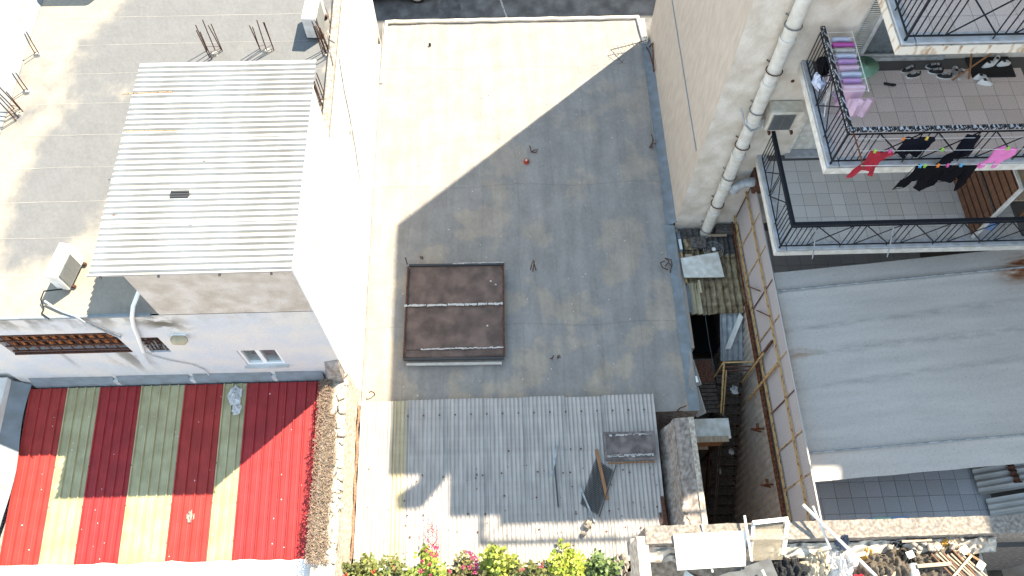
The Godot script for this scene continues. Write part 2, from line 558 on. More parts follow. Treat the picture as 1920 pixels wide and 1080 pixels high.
	# the back wall: old white plaster with mould under the roof edge and runs below the windows
	T.back = img_tex(768, 448, func(x: float, y: float) -> Color:
		var wx := x * 7.07 - 10.5
		var wy := 8.5 - y * 3.6
		var n1 := a1.get_noise_2d(wx * 0.9, wy * 1.1)
		var n2 := a2.get_noise_2d(wx * 3.2, wy * 0.7 + 9.0)
		var n3 := a3.get_noise_2d(wx * 14.0, wy * 12.0)
		var n4 := a2.get_noise_2d(wx * 2.2, wy * 2.6)
		var q := Color(0.775, 0.785, 0.80).lerp(Color(0.805, 0.79, 0.77), clampf(0.5 + n1 * 1.4, 0, 1))
		var k := 1.0 + n3 * 0.025 + n1 * 0.03
		var west := 1.0 - smoothstep(-7.6, -6.3, wx)
		var top := smoothstep(7.75, 8.5, wy) * (0.15 + 0.85 * west) * clampf(0.35 + n2 * 1.6 + n4, 0, 1)
		var blot := exp(-pow((wx + 6.35 + 0.3 * (wy - 8.1)) / 0.34, 2.0) - pow((wy - 8.16) / 0.30, 2.0)) * clampf(0.75 + n4 * 2.2, 0, 1)
		var run := exp(-pow((wx + 7.62 + 0.1 * n1) / 0.30, 2.0)) * smoothstep(5.4, 6.6, wy) * (1.0 - smoothstep(6.75, 6.9, wy)) * clampf(0.55 + n2 * 2.5, 0, 1)
		var run2 := exp(-pow((wx + 8.9) / 0.05, 2.0)) * smoothstep(5.9, 6.5, wy) * (1.0 - smoothstep(6.75, 6.9, wy)) * 0.6
		q = q.lerp(Color(0.33, 0.31, 0.27), clampf(top * 0.55 + blot * 0.9 + run * 0.6 + run2 * 0.5, 0, 0.85))
		var lo := (1.0 - smoothstep(5.4, 5.75, wy)) * clampf(0.3 + n2, 0, 1) * 0.25
		q = q.lerp(Color(0.55, 0.55, 0.55), lo)
		return Color(q.r * k, q.g * k, q.b * k))
	var bw := StandardMaterial3D.new()
	bw.albedo_texture = T.back
	bw.roughness = 0.9
	bw.cull_mode = BaseMaterial3D.CULL_DISABLED
	bw.normal_enabled = true
	bw.normal_texture = T.n_fine
	bw.normal_scale = 0.3
	M.back_plaster = bw
	for k in ["tile_warm", "tile_cool", "tile_dark"]:
		M[k + "_c"] = M[k].duplicate()
		M[k + "_c"].albedo_color = M[k].albedo_color * Color(0.968, 0.96, 0.95)
		M[k + "_d"] = M[k].duplicate()
		M[k + "_d"].albedo_color = M[k].albedo_color * Color(1.035, 1.03, 1.03)
	var mr := StandardMaterial3D.new()
	mr.albedo_texture = T.middle
	mr.roughness = 0.9
	mr.normal_enabled = true
	mr.normal_texture = T.n_mid
	mr.normal_scale = 0.3
	mr.cull_mode = BaseMaterial3D.CULL_DISABLED
	M.middle_roof = mr
	# the left roof: bitumen felt with wind-blown sand towards its west side and its east kerb
	T.felt = img_tex(768, 768, func(x: float, y: float) -> Color:
		var wx := x * 7.6
		var wz := y * 10.4
		var n1 := a1.get_noise_2d(wx * 0.5 + 9.0, wz * 0.35)
		var n3 := a3.get_noise_2d(wx * 12.0, wz * 10.0)
		var n4 := a2.get_noise_2d(wx * 1.6 + 40.0, wz * 1.6 + 3.0)
		var west := 1.0 - smoothstep(0.6, 2.6, wx - 0.55 * sin(wz * 0.7) )
		var east := smoothstep(6.75, 7.15, wx + 0.12 * n4)
		var south := smoothstep(8.3, 9.6, wz)
		var north := 1.0 - smoothstep(0.9, 2.2, wz)
		var s := clampf(maxf(maxf(west * 0.95, east * 0.9), maxf(south * 0.85, north * 0.45)) + n1 * 0.75 + n4 * 0.22, 0, 1)
		var q := Color(0.40, 0.40, 0.402).lerp(Color(0.57, 0.535, 0.485), smoothstep(0.12, 0.85, s))
		var k := 1.0 + n3 * 0.04 + n4 * 0.04
		return Color(q.r * k, q.g * k, q.b * k))
	var lf := StandardMaterial3D.new()
	lf.albedo_texture = T.felt
	lf.roughness = 0.9
	lf.cull_mode = BaseMaterial3D.CULL_DISABLED
	lf.normal_enabled = true
	lf.normal_texture = T.n_fine
	lf.normal_scale = 0.25
	M.felt = lf
	# the awning: grey cloth with soft dirt bands along it and two rust stains at its east end
	T.awning = img_tex(768, 512, func(x: float, y: float) -> Color:
		var n1 := a1.get_noise_2d(x * 3.0, y * 14.0)
		var n3 := a3.get_noise_2d(x * 60.0, y * 50.0)
		var n4 := a2.get_noise_2d(x * 12.0, y * 40.0)
		var k := 0.715 + n1 * 0.035 + n3 * 0.02
		var band := exp(-pow((y - 0.30 + 0.05 * x + 0.01 * n1) / 0.012, 2.0)) + exp(-pow((y - 0.42 + 0.03 * x) / 0.02, 2.0)) + 0.8 * exp(-pow((y - 0.585 + 0.07 * x + 0.012 * n1) / 0.013, 2.0))
		k -= 0.085 * band * (0.6 + n4)
		var fleck := smoothstep(0.50, 0.56, a3.get_noise_2d(x * 130.0 + 5.0, y * 150.0))
		k -= 0.16 * fleck
		var q := Color(k * 1.015, k * 0.985, k * 0.955)
		var st := 0.0
		st += exp(-pow((x - 0.865 + 0.25 * (y - 0.11)) / 0.055, 2.0) - pow((y - 0.11 + 0.02 * n4) / 0.05, 2.0)) * 1.15
		st += exp(-pow((x - 0.90) / 0.03, 2.0) - pow((y - 0.262 + 0.01 * n4) / 0.011, 2.0))
		st = clampf(st * (0.9 + 1.3 * n4), 0, 1)
		q = q.lerp(Color(0.42, 0.22, 0.10), st)
		var s2 := exp(-pow((x - 0.035) / 0.05, 2.0) - pow((y - 0.42 + 0.02 * n4) / 0.02, 2.0)) + 0.5 * exp(-pow((x - 0.0) / 0.015, 2.0)) * smoothstep(0.1, 0.3, y) * (1.0 - smoothstep(0.5, 0.8, y))
		q = q.lerp(Color(0.62, 0.51, 0.42), clampf(s2 * (0.7 + n4), 0, 1) * 0.8)
		return q)
	var aw := StandardMaterial3D.new()
	aw.albedo_texture = T.awning
	aw.roughness = 0.8
	aw.cull_mode = BaseMaterial3D.CULL_DISABLED
	aw.backlight = Color(0.12, 0.12, 0.12)
	M.awning = aw

func struct(called: String, mb: MB, m: Material) -> MeshInstance3D:
	var o := MeshInstance3D.new()
	o.name = numbered(called)
	o.mesh = mb.mesh()
	o.material_override = m
	add_child(o)
	o.set_meta("kind", "structure")
	return o

func block(lo: Vector3, hi: Vector3) -> MB:
	var b := MB.new()
	b.box(lo, hi)
	return b

# a wall face looking towards +z with real openings; holes are [x0, x1, y0, y1]
func wall_z(b: MB, z: float, x0: float, x1: float, y0: float, y1: float, holes: Array, depth: float) -> void:
	var xs := [x0, x1]
	var ys := [y0, y1]
	for h in holes:
		xs.append(h[0]); xs.append(h[1]); ys.append(h[2]); ys.append(h[3])
	xs.sort(); ys.sort()
	for i in xs.size() - 1:
		for j in ys.size() - 1:
			if xs[i + 1] - xs[i] < 1e-4 or ys[j + 1] - ys[j] < 1e-4: continue
			var cx: float = (xs[i] + xs[i + 1]) / 2
			var cy: float = (ys[j] + ys[j + 1]) / 2
			var open := false
			for h in holes:
				if cx > h[0] and cx < h[1] and cy > h[2] and cy < h[3]: open = true
			if not open:
				b.quad(V(xs[i], ys[j], z), V(xs[i + 1], ys[j], z), V(xs[i + 1], ys[j + 1], z), V(xs[i], ys[j + 1], z))
	for h in holes:
		var w := z - depth
		b.quad(V(h[0], h[2], z), V(h[1], h[2], z), V(h[1], h[2], w), V(h[0], h[2], w))
		b.quad(V(h[0], h[3], w), V(h[1], h[3], w), V(h[1], h[3], z), V(h[0], h[3], z))
		b.quad(V(h[0], h[2], w), V(h[0], h[3], w), V(h[0], h[3], z), V(h[0], h[2], z))
		b.quad(V(h[1], h[2], z), V(h[1], h[3], z), V(h[1], h[3], w), V(h[1], h[2], w))

func make_setting() -> void:
	var g := MB.new()
	g.quad(V(-300, -0.03, 300), V(300, -0.03, 300), V(300, -0.03, -300), V(-300, -0.03, -300))
	struct("ground", g, M.earth)
	struct("street", block(V(-60, -0.02, -27.2), V(60, 0.0, -18.9)), M.asphalt)
	struct("pavement", block(V(-60, -0.02, -18.9), V(60, 0.13, -17.98)), M.pavement)
	struct("pavement", block(V(-60, -0.02, -29.0), V(60, 0.13, -27.2)), M.pavement)
	var mk := MB.new()
	mk.quad(V(0.28, 0.005, -23.2), V(0.34, 0.005, -23.2), V(0.62, 0.005, -22.0), V(0.56, 0.005, -22.0))
	struct("road_marking", mk, M.line_paint)
	var pt := MB.new()
	pt.grid(8, 8, func(s: float, t: float) -> Vector3:
		var a := TAU * s
		return V(-1.55 + cos(a) * t * (0.42 + 0.05 * sin(3 * a)), 0.005, -22.7 + sin(a) * t * (1.1 + 0.2 * sin(2 * a + 1))))
	struct("road_patch", pt, M.patch_asphalt)
	# houses over the road and to the east, outside the picture: they keep the street and the terrace in shade
	var o := thing("street_house", "plain plastered block standing on the far side of the street", "building", V(4, 0, -33))
	part(o, "wall", block(V(-14, 0, -38), V(30, 15.5, -29)), M.facade)
	for i in 14:
		for k in 4:
			part(o, "window", block(V(-12.5 + i * 3.0, 1.2 + k * 3.6, -29.02), V(-11.2 + i * 3.0, 2.8 + k * 3.6, -28.97)), M.grille_grey)
	o = thing("neighbour_block", "tall pale block east of the balconies beyond the awning", "building", V(18, 0, -9))
	part(o, "wall", block(V(12.9, 0, -17.2), V(24, 17.7, 1.5)), M.facade)
	part(o, "stair_tower", block(V(12.905, 17.7, -7.4), V(17, 21.75, 1.4)), M.facade)
	o = thing("neighbour_house", "low white flat roof west of the felt roof", "building", V(-14, 0, -12))
	part(o, "wall", block(V(-20, 0, -18.5), V(-10.53, 8.55, -6.5)), M.white_plaster)
	part(o, "parapet", block(V(-10.9, 8.55, -18.5), V(-10.45, 8.95, -6.5)), M.white_plaster)
	make_car()

func make_car() -> void:
	var c := thing("parked_car", "dark red car parked at the street kerb, only its sill and wheel in view", "car", V(-4.3, 0, -23.95))
	var prof := [V(-2.1, 0.35, 0), V(-2.13, 0.75, 0), V(-1.5, 0.98, 0), V(-0.75, 1.42, 0), V(0.85, 1.45, 0), V(1.75, 1.02, 0), V(2.08, 0.92, 0), V(2.12, 0.4, 0), V(1.95, 0.28, 0), V(-1.95, 0.26, 0)]
	var b := MB.new()
	var secs := [[-0.86, 0.93, 0.97], [-0.80, 1.0, 1.0], [0.80, 1.0, 1.0], [0.86, 0.93, 0.97]]
	for k in 3:
		for i in prof.size():
			var q := []
			for w in [[k, i], [k, (i + 1) % prof.size()], [k + 1, (i + 1) % prof.size()], [k + 1, i]]:
				var p: Vector3 = prof[w[1]]
				var s = secs[w[0]]
				q.append(c.position + V(p.x * s[2], 0.3 + (p.y - 0.3) * s[1], s[0]))
			b.face(q, c.position + V(0, 0.7, 0))
	for s in [secs[0], secs[3]]:
		var pl := []
		for p in prof:
			pl.append(c.position + V(p.x * s[2], 0.3 + (p.y - 0.3) * s[1], s[0]))
		b.slab(pl, V(0, 0, 0.001))
	part(c, "body", b, M.car_red)
	for s in [-0.868, 0.868]:
		var w := MB.new()
		w.slab([c.position + V(-1.2, 0.95, s), c.position + V(-0.6, 1.33, s), c.position + V(0.75, 1.36, s), c.position + V(1.4, 1.0, s)], V(0, 0, 0.004))
		part(c, "side_window", w, M.dark_metal)
	for x in [-1.35, 1.55]:
		for s in [-0.82, 0.82]:
			var w := MB.new()
			w.disc(c.position + V(x, 0.31, s - 0.1), V(0, 0, 1), 0.31, 0.2, 18)
			var t := part(c, "wheel", w, M.tyre)
			var r := MB.new()
			r.disc(c.position + V(x, 0.31, s - 0.106), V(0, 0, 1), 0.2, 0.212, 12)
			part(t, "rim", r, M.aluminium)

func make_middle_roof() -> void:
	var o := thing("flat_roofed_building", "single-storey building with a mottled grey felt roof between the taller houses", "building", V(0.6, 0, -11.8))
	part(o, "wall", block(V(-3.25, 0, -17.95), V(4.55, 4.08, -5.72)), M.concrete)
	part(o, "joint_filler", block(V(-3.425, 0, -17.15), V(-3.253, 4.09, -5.72)), M.kerb_white)
	var b := MB.new()
	var h := noise(44, 0.5, 3)
	b.grid(40, 60, func(s: float, t: float) -> Vector3:
		var x := -3.25 + 7.8 * s
		var z := -17.9 + 12.2 * t
		return V(x, 4.15 + 0.018 * h.get_noise_2d(x * 0.8, z * 0.8) + 0.012 * h.get_noise_2d(x * 4.0, z * 2.0), z))
	part(o, "roof_felt", b, M.middle_roof)
	# the rounded upstand along the street side and its two short returns
	var k := MB.new()
	var wob := noise(45, 0.9, 3)
	var pts := []
	for i in 33:
		var x := -3.13 + 7.45 * i / 32.0
		pts.append(V(x, 4.2 + 0.01 * wob.get_noise_1d(x * 3), -17.9 + 0.028 * wob.get_noise_1d(x * 2.2)))
	k.tube(pts, 0.062, 8)
	part(o, "street_kerb", k, M.kerb_white)
	k = MB.new()
	k.tube([V(-3.14, 4.2, -17.93), V(-3.17, 4.19, -17.0), V(-3.2, 4.16, -15.6)], 0.05, 8)
	part(o, "west_kerb", k, M.kerb_white)
	k = MB.new()
	k.tube([V(4.33, 4.2, -17.93), V(4.38, 4.21, -17.4), V(4.44, 4.2, -16.9)], 0.06, 8)
	part(o, "east_kerb", k, M.kerb_white)
	k = MB.new()
	k.cbox(V(4.47, 4.24, -16.93), V(0.06, 0.06, 0.07), 0.015)
	part(o, "mortar_lump", k, M.kerb_white)
	k = MB.new()
	k.grid(4, 40, func(s: float, t: float) -> Vector3:
		var z := -16.9 + 6.2 * t
		return V(4.36 + 0.26 * s + 0.02 * wob.get_noise_1d(z * 3.0) * (1 - s), 4.168 + 0.12 * s * s, z))
	part(o, "edge_flashing", k, M.felt_edge)
	k = MB.new()
	k.grid(3, 24, func(s: float, t: float) -> Vector3:
		var z := -10.7 + 5.0 * t
		return V(4.3 + 0.27 * s, 4.17 - 0.02 * s + 0.01 * wob.get_noise_1d(z * 4.0), z))
	part(o, "edge_strip", k, M.mortar_grey)
	# rusty roof hatch of two sheet panels
	var ha := thing("roof_hatch", "rusty brown sheet-metal roof hatch of two panels with flaking white ribs", "hatch", V(-1.08, 4.15, -8.45))
	part(ha, "upper_panel", rust_panel(V(-2.2, 4.33, -9.55), V(0.12, 4.33, -8.5), 81), M.hatch_rust)
	part(ha, "lower_panel", rust_panel(V(-2.25, 4.335, -8.42), V(0.09, 4.335, -7.33), 82), M.hatch_rust)
	part(ha, "lower_strip", rust_panel(V(-2.27, 4.325, -7.3), V(0.07, 4.325, -7.14), 83), M.hatch_rust)
	part(ha, "curb", block(V(-2.24, 4.16, -9.52), V(0.08, 4.315, -7.12)), M.hatch_rust)
	bar(ha, "frame_bar", V(-2.22, 4.36, -9.58), V(0.15, 4.36, -9.55), 0.05, 0.07, M.dark_metal)
	bar(ha, "frame_bar", V(0.12, 4.35, -9.55), V(0.08, 4.34, -7.1), 0.045, 0.06, M.rust_dark)
	bar(ha, "frame_bar", V(-2.24, 4.35, -9.55), V(-2.28, 4.34, -7.1), 0.04, 0.05, M.rust_dark)
	bar(ha, "frame_bar", V(-2.28, 4.35, -7.08), V(0.08, 4.35, -7.05), 0.05, 0.06, M.dark_metal)
	bar(ha, "foot_board", V(-2.22, 4.26, -6.99), V(0.02, 4.26, -6.96), 0.06, 0.05, M.kerb_white)
	for w in [[-8.46, 0.055, -2.26, 0.1], [-7.31, 0.03, -1.85, 0.09], [-9.59, 0.02, -1.1, 0.12]]:
		var fl := MB.new()
		for i in 46:
			var x: float = lerpf(w[2], w[3], (i + rr(-0.2, 0.2)) / 46.0)
			fl.cbox(V(x, 4.383 + rr(0, 0.008), w[0] + rr(-0.012, 0.012)), V(rr(0.015, 0.05), 0.007, w[1] * rr(0.3, 0.6)), 0.003)
		part(ha, "flaking_rib", fl, M.flake_white)
	for i in 3:
		var fl := MB.new()
		fl.cbox(V([-0.2, -0.08, -0.3][i], 4.345, [-9.1, -9.0, -7.9][i]), V(0.02, 0.004, 0.02), 0.002)
		part(ha, "paint_fleck", fl, M.flake_white)
	for q in [V(0.1, 4.22, -9.45), V(-2.28, 4.22, -9.7)]:
		var s := MB.new()
		s.tube([q, q + V(0.0, 0.12, 0.03), q + V(-0.02, 0.3, -0.02)], 0.013, 5)
		part(ha, "hinge_rod", s, M.rust_dark)
	# small things fixed in the roof
	var s1 := MB.new()
	s1.tube([V(-1.84, 4.14, -16.99), V(-1.84, 4.23, -16.99)], 0.035, 9, false)
	s1.disc(V(-1.84, 4.15, -16.99), V(0, 1, 0), 0.03, 0.01, 9)
	solo("pipe_stub", s1, M.dark_metal, "short dark pipe stub alone on the sunlit roof near the street", "pipe")
	var cp := thing("vent_cap", "small red round vent cap on the shaded grey roof", "vent cap", V(0.82, 4.15, -12.76))
	s1 = MB.new()
	s1.tube([V(0.82, 4.14, -12.76), V(0.82, 4.2, -12.76), V(0.82, 4.235, -12.76), V(0.82, 4.25, -12.76)], [0.06, 0.082, 0.074, 0.045], 14)
	part(cp, "cap", s1, M.red_plastic)
	s1 = MB.new()
	s1.disc(V(0.82, 4.25, -12.77), V(0, 1, 0), 0.025, 0.012, 10)
	part(cp, "knob", s1, M.kerb_white)
	wire_tuft("rusty_wire_stub", V(0.97, 4.15, -13.1), [[V(0, 0, 0), V(-0.02, 0.12, -0.03), V(-0.05, 0.26, -0.02)], [V(0, 0.02, 0), V(0.1, 0.1, 0), V(0.17, 0.14, 0.0), V(0.13, 0.06, 0.05), V(0.03, 0.02, 0.02)]], "rusty wire loop sticking up from the roof just above the red cap")
	wire_tuft("rusty_wire_stub", V(4.26, 4.15, -13.25), [[V(0, 0, 0), V(0.03, 0.12, -0.1), V(-0.02, 0.22, -0.2), V(0.05, 0.1, -0.05)], [V(-0.08, 0, 0.08), V(0.02, 0.1, 0.0), V(0.1, 0.05, 0.0)], [V(-0.06, 0, 0.1), V(-0.02, 0.1, 0.1), V(0, 0.02, 0.14)]], "tangled black wire beside the beige wall on the grey roof")
	wire_tuft("rusty_wire_stub", V(0.86, 4.15, -9.5), [[V(-0.06, 0, 0), V(-0.03, 0.2, -0.02), V(0.0, 0.42, -0.05), V(0.04, 0.2, 0.0), V(0.08, 0, 0.02)], [V(0.0, 0, 0.05), V(0.02, 0.25, 0.0), V(0.03, 0.38, -0.03)]], "bent pair of rusty rods standing on the roof right of the hatch")
	wire_tuft("rusty_wire_stub", V(1.22, 4.15, -7.08), [[V(0, 0, 0), V(0.0, 0.1, 0.02), V(0.03, 0.2, 0)], [V(0.14, 0, 0), V(0.13, 0.12, -0.02), V(0.17, 0.22, 0)], [V(0, 0.1, 0.02), V(-0.05, 0.08, 0.03)], [V(0.14, 0.1, 0), V(0.2, 0.1, 0)]], "two short rusty bar ends at the roof's south part, right of the hatch")
	wire_tuft("rusty_wire_stub", V(4.2, 4.15, -9.5), [[V(0, 0, 0), V(0.08, 0.15, -0.06), V(-0.04, 0.24, -0.1), V(0.1, 0.3, -0.02), V(0.15, 0.1, 0.05)], [V(0.05, 0, 0.1), V(-0.1, 0.12, 0.1), V(-0.15, 0.15, -0.02), V(-0.02, 0.1, -0.1)], [V(0.1, 0, 0.2), V(0.12, 0.15, 0.1), V(0.05, 0.25, 0.05)]], "thick knot of dark bent bars at the roof edge by the alley hut")
	wire_tuft("rusty_wire_stub", V(4.05, 4.13, -5.72), [[V(0, 0, 0), V(0.02, 0.2, 0), V(0.12, 0.24, -0.02), V(0.14, 0.3, -0.02)], [V(-0.6, 0.02, 0.03), V(-0.2, 0.03, 0.03), V(0.1, 0.05, 0.03)]], "hooked rusty bar at the roof's south east corner")
	wire_tuft("rusty_wire_stub", V(-2.95, 4.15, -6.3), [[V(0, 0, 0), V(0.0, 0.18, 0), V(-0.06, 0.24, 0), V(-0.1, 0.16, 0)]], "pale bent hook at the roof's sunlit south west corner")
	wire_tuft("rusty_wire_stub", V(-1.95, 4.15, -9.9), [[V(0, 0, 0), V(-0.01, 0.05, 0), V(0.01, 0.1, 0)], [V(0.04, 0, 0.02), V(0.04, 0.08, 0)]], "tiny rusty stub just north of the hatch's left corner")
	make_antenna()
	# pebbles and chips lying about
	var ch := MB.new()
	for i in 90:
		ch.cbox(V(rr(-2.4, 4.2), 4.172, rr(-15.5, -6.0)), V(rr(0.008, 0.02), 0.006, rr(0.006, 0.015)), 0.002, Basis(Vector3.UP, rr(0, 3)))
	solo("pale_chips", ch, M.kerb_white, "pale mortar chips scattered over the grey roof", "debris", "", "stuff")

func rust_panel(a: Vector3, b: Vector3, sd: int) -> MB:
	var q := MB.new()
	var h := noise(sd, 1.2, 3)
	q.grid(16, 10, func(s: float, t: float) -> Vector3: return V(lerpf(a.x, b.x, s), a.y + 0.012 * h.get_noise_2d(s * 3, t * 2), lerpf(a.z, b.z, t)))
	q.box(V(a.x, a.y - 0.03, a.z), V(b.x, a.y - 0.016, b.z))
	return q

func wire_tuft(called: String, at: Vector3, lines: Array, label: String) -> void:
	var o := thing(called, label, "rusty bars", at)
	for l in lines:
		var b := MB.new()
		var pts := []
		for p in l:
			pts.append(at + p)
		b.tube(pts, 0.014, 5)
		part(o, "bar", b, M.rust_dark)

func make_antenna() -> void:
	var o := thing("broken_antenna", "broken television aerial leaning at the roof corner by the beige wall", "antenna", V(4.5, 4.2, -16.7))
	var m := MB.new()
	m.tube([V(4.48, 4.15, -16.8), V(4.5, 4.4, -16.3), V(4.53, 4.5, -15.6)], 0.022, 6)
	part(o, "mast", m, M.rust_dark)
	m = MB.new()
	m.tube([V(4.55, 4.15, -16.75), V(4.57, 4.6, -16.5), V(4.56, 4.3, -15.7)], 0.02, 6)
	part(o, "mast", m, M.rusty)
	m = MB.new()
	m.tube([V(4.45, 4.42, -16.78), V(3.95, 4.36, -16.66), V(3.4, 4.3, -16.55)], 0.012, 5)
	part(o, "boom", m, M.dark_metal)
	for i in 9:
		var x := 3.5 + i * 0.11
		var z := -16.56 - (x - 3.4) * 0.2
		rod(o, "element", V(x - 0.02, 4.33 + rr(-0.02, 0.05), z - rr(0.05, 0.11)), V(x + 0.03, 4.33, z + rr(0.05, 0.12)), 0.006, M.dark_metal)
	rod(o, "boom", V(3.4, 4.31, -16.55), V(3.72, 4.24, -16.1), 0.009, M.dark_metal)
	for i in 5:
		var c := V(3.42, 4.3, -16.52).lerp(V(3.7, 4.25, -16.13), i / 4.0)
		rod(o, "element", c + V(-0.08, 0, 0.06), c + V(0.07, 0.02, -0.06), 0.005, M.dark_metal)

func make_left_building() -> void:
	var o := thing("white_building", "two-storey white plastered building with a grey felt roof", "building", V(-6.9, 0, -12.2))
	part(o, "core", block(V(-10.4, 0, -17.95), V(-3.46, 8.38, -6.62)), M.black_void)
	var w := MB.new()
	var holes := [[-9.8, -7.45, 6.85, 7.78], [-7.1, -6.69, 6.75, 7.5], [-5.4, -4.58, 5.9, 6.72]]
	wall_z(w, -6.42, -10.5, -3.43, 4.9, 8.5, holes, 0.2)
	for i in w.v.size():
		w.u[i] = Vector2((w.v[i].x + 10.5) / 7.07, clampf((8.5 - w.v[i].y) / 3.6, 0.0, 1.0))
	part(o, "back_wall", w, M.back_plaster)
	w = MB.new()
	w.quad(V(-3.43, 0, -6.42), V(-3.43, 0, -17.95), V(-3.43, 8.5, -17.95), V(-3.43, 8.5, -6.42))
	part(o, "side_wall", w, M.white_plaster)
	w = MB.new()
	w.quad(V(-3.43, 0, -17.95), V(-10.5, 0, -17.95), V(-10.5, 8.5, -17.95), V(-3.43, 8.5, -17.95))
	w.quad(V(-10.5, 0, -17.95), V(-10.5, 0, -6.42), V(-10.5, 8.5, -6.42), V(-10.5, 8.5, -17.95))
	part(o, "street_wall", w, M.white_plaster)
	# felt laid in strips, each lapped over the next
	var wob := noise(61, 0.7, 3)
	var z := -17.93
	while z < -6.5:
		var z1 := minf(z + 0.82, -6.42)
		var b := MB.new()
		var z0 := z
		b.grid(14, 2, func(s: float, t: float) -> Vector3:
			var x := -10.42 + 6.97 * s
			return V(x, 8.5 + 0.010 * (1.0 - t) + 0.006 * wob.get_noise_2d(x, z0), lerpf(z0 - 0.03 + 0.02 * wob.get_noise_2d(x * 1.2, z0), z1, t)))
		for i in b.v.size():
			b.u[i] = Vector2((b.v[i].x + 10.6) / 7.6, (b.v[i].z + 17.0) / 10.6)
		part(o, "felt_strip", b, M.felt)
		var sm := MB.new()
		sm.grid(24, 1, func(s: float, t: float) -> Vector3:
			var x := -10.4 + 6.8 * s
			return V(x, 8.522 + 0.008 * wob.get_noise_2d(x, z0), z0 - 0.04 + 0.02 * wob.get_noise_2d(x * 1.2, z0) + t * (0.003 + 0.010 * absf(wob.get_noise_2d(x * 5.0, z0)))))
		part(o, "lap_seam", sm, M.seam)
		z += 0.82
	var k := MB.new()
	k.cbox(V(-3.51, 8.56, -14.15), V(0.085, 0.07, 3.78), 0.02)
	part(o, "east_kerb", k, M.concrete)
	k = MB.new()
	k.quad(V(-10.24, 8.52, -6.5), V(-10.24, 8.52, -17.9), V(-10.44, 8.78, -17.9), V(-10.44, 8.78, -6.5))
	part(o, "west_flashing", k, M.mortar_grey)
	k = MB.new()
	k.cbox(V(-8.45, 8.49, -6.44), V(2.02, 0.03, 0.035), 0.01)
	part(o, "south_kerb", k, M.mortar_grey)
	# windows in the back wall
	var win := part(o, "barred_window", block(V(-9.8, 6.85, -6.617), V(-7.45, 7.78, -6.6)), M.rust_dark)
	for i in 13:
		bar(win, "shutter_slat", V(-9.72 + i * 0.183, 6.87, -6.55), V(-9.72 + i * 0.183, 7.76, -6.55), 0.085, 0.02, M.slat_orange)
	for i in 4:
		bar(win, "grille_bar", V(-9.8, 6.93 + i * 0.25, -6.45), V(-7.45, 6.93 + i * 0.25, -6.45), 0.03, 0.03, M.rust_dark)
	for i in 11:
		bar(win, "grille_bar", V(-9.7 + i * 0.222, 6.86, -6.47), V(-9.7 + i * 0.222, 7.77, -6.47), 0.016, 0.016, M.rust_dark)
	bar(win, "sill", V(-9.8, 6.84, -6.43), V(-7.45, 6.84, -6.43), 0.05, 0.03, M.rust_dark)
	win = part(o, "small_barred_window", block(V(-7.1, 6.75, -6.617), V(-6.69, 7.5, -6.6)), M.dark_metal)
	for i in 5:
		bar(win, "grille_bar", V(-7.1, 6.83 + i * 0.15, -6.45), V(-6.69, 6.83 + i * 0.15, -6.45), 0.02, 0.02, M.rust_dark)
	for i in 5:
		bar(win, "grille_bar", V(-7.06 + i * 0.082, 6.76, -6.47), V(-7.06 + i * 0.082, 7.49, -6.47), 0.016, 0.016, M.rust_dark)
	for i in 5:
		bar(win, "grille_bar", V(-7.06 + i * 0.09, 6.78 + 0.1 * (i % 3), -6.44), V(-7.02 + i * 0.09, 7.1 + 0.1 * (i % 3), -6.44), 0.03, 0.012, M.grille_grey)
	win = part(o, "sliding_window", block(V(-5.4, 5.9, -6.617), V(-4.58, 6.72, -6.6)), M.dark_metal)
	var fr := MB.new()
	for q in [[-5.4, -5.34, 5.9, 6.72], [-4.64, -4.58, 5.9, 6.72], [-5.05, -4.96, 5.96, 6.66]]:
		fr.box(V(q[0], q[2], -6.56), V(q[1], q[3], -6.45))
	for q in [[5.9, 5.96], [6.66, 6.72]]:
		fr.box(V(-5.4, q[0], -6.555), V(-4.58, q[1], -6.452))
	part(win, "frame", fr, M.white_plastic)
	part(win, "pane", block(V(-5.34, 5.96, -6.52), V(-5.05, 6.66, -6.512)), M.glass)
	part(win, "pane", block(V(-4.96, 5.96, -6.50), V(-4.64, 6.66, -6.492)), M.glass)
	part(win, "blind", block(V(-5.34, 6.3, -6.59), V(-4.64, 6.66, -6.57)), M.hatch_rust)
	bar(win, "sill", V(-5.45, 5.875, -6.4), V(-4.53, 5.875, -6.4), 0.1, 0.045, M.back_wall)
	# mortar flashing above the sheet roof, in four lengths
	var xs := [-10.3, -8.42, -6.77, -4.98, -3.86]
	for i in 4:
		var f := MB.new()
		var x0: float = xs[i] + 0.05
		var x1: float = xs[i + 1] - 0.05
		f.hexa([V(x0, 5.05, -6.415), V(x1, 5.05, -6.415), V(x1, 5.05, -6.33), V(x0, 5.05, -6.33)], [V(x0, 5.5, -6.415), V(x1, 5.47, -6.415), V(x1, 5.24, -6.335), V(x0, 5.24, -6.335)])
		part(o, "flashing", f, M.mortar_grey)
	for x in [-8.42, -6.77, -4.98]:
		part(o, "flashing_joint", block(V(x - 0.05, 5.05, -6.415), V(x + 0.05, 5.35, -6.34)), M.back_wall)
	var cb := MB.new()
	cb.hexa([V(-3.86, 5.3, -6.41), V(-3.44, 5.3, -6.41), V(-3.44, 5.3, -6.2), V(-3.8, 5.3, -6.2)], [V(-3.75, 6.0, -6.41), V(-3.44, 6.1, -6.41), V(-3.44, 5.95, -6.28), V(-3.7, 5.85, -6.28)])
	part(o, "corner_mortar", cb, M.concrete)
	# roof room
	var s := thing("roof_room", "grey rendered room with a ribbed white metal roof on the felt roof", "roof room", V(-4.9, 8.5, -8.5))
	var sw := MB.new()
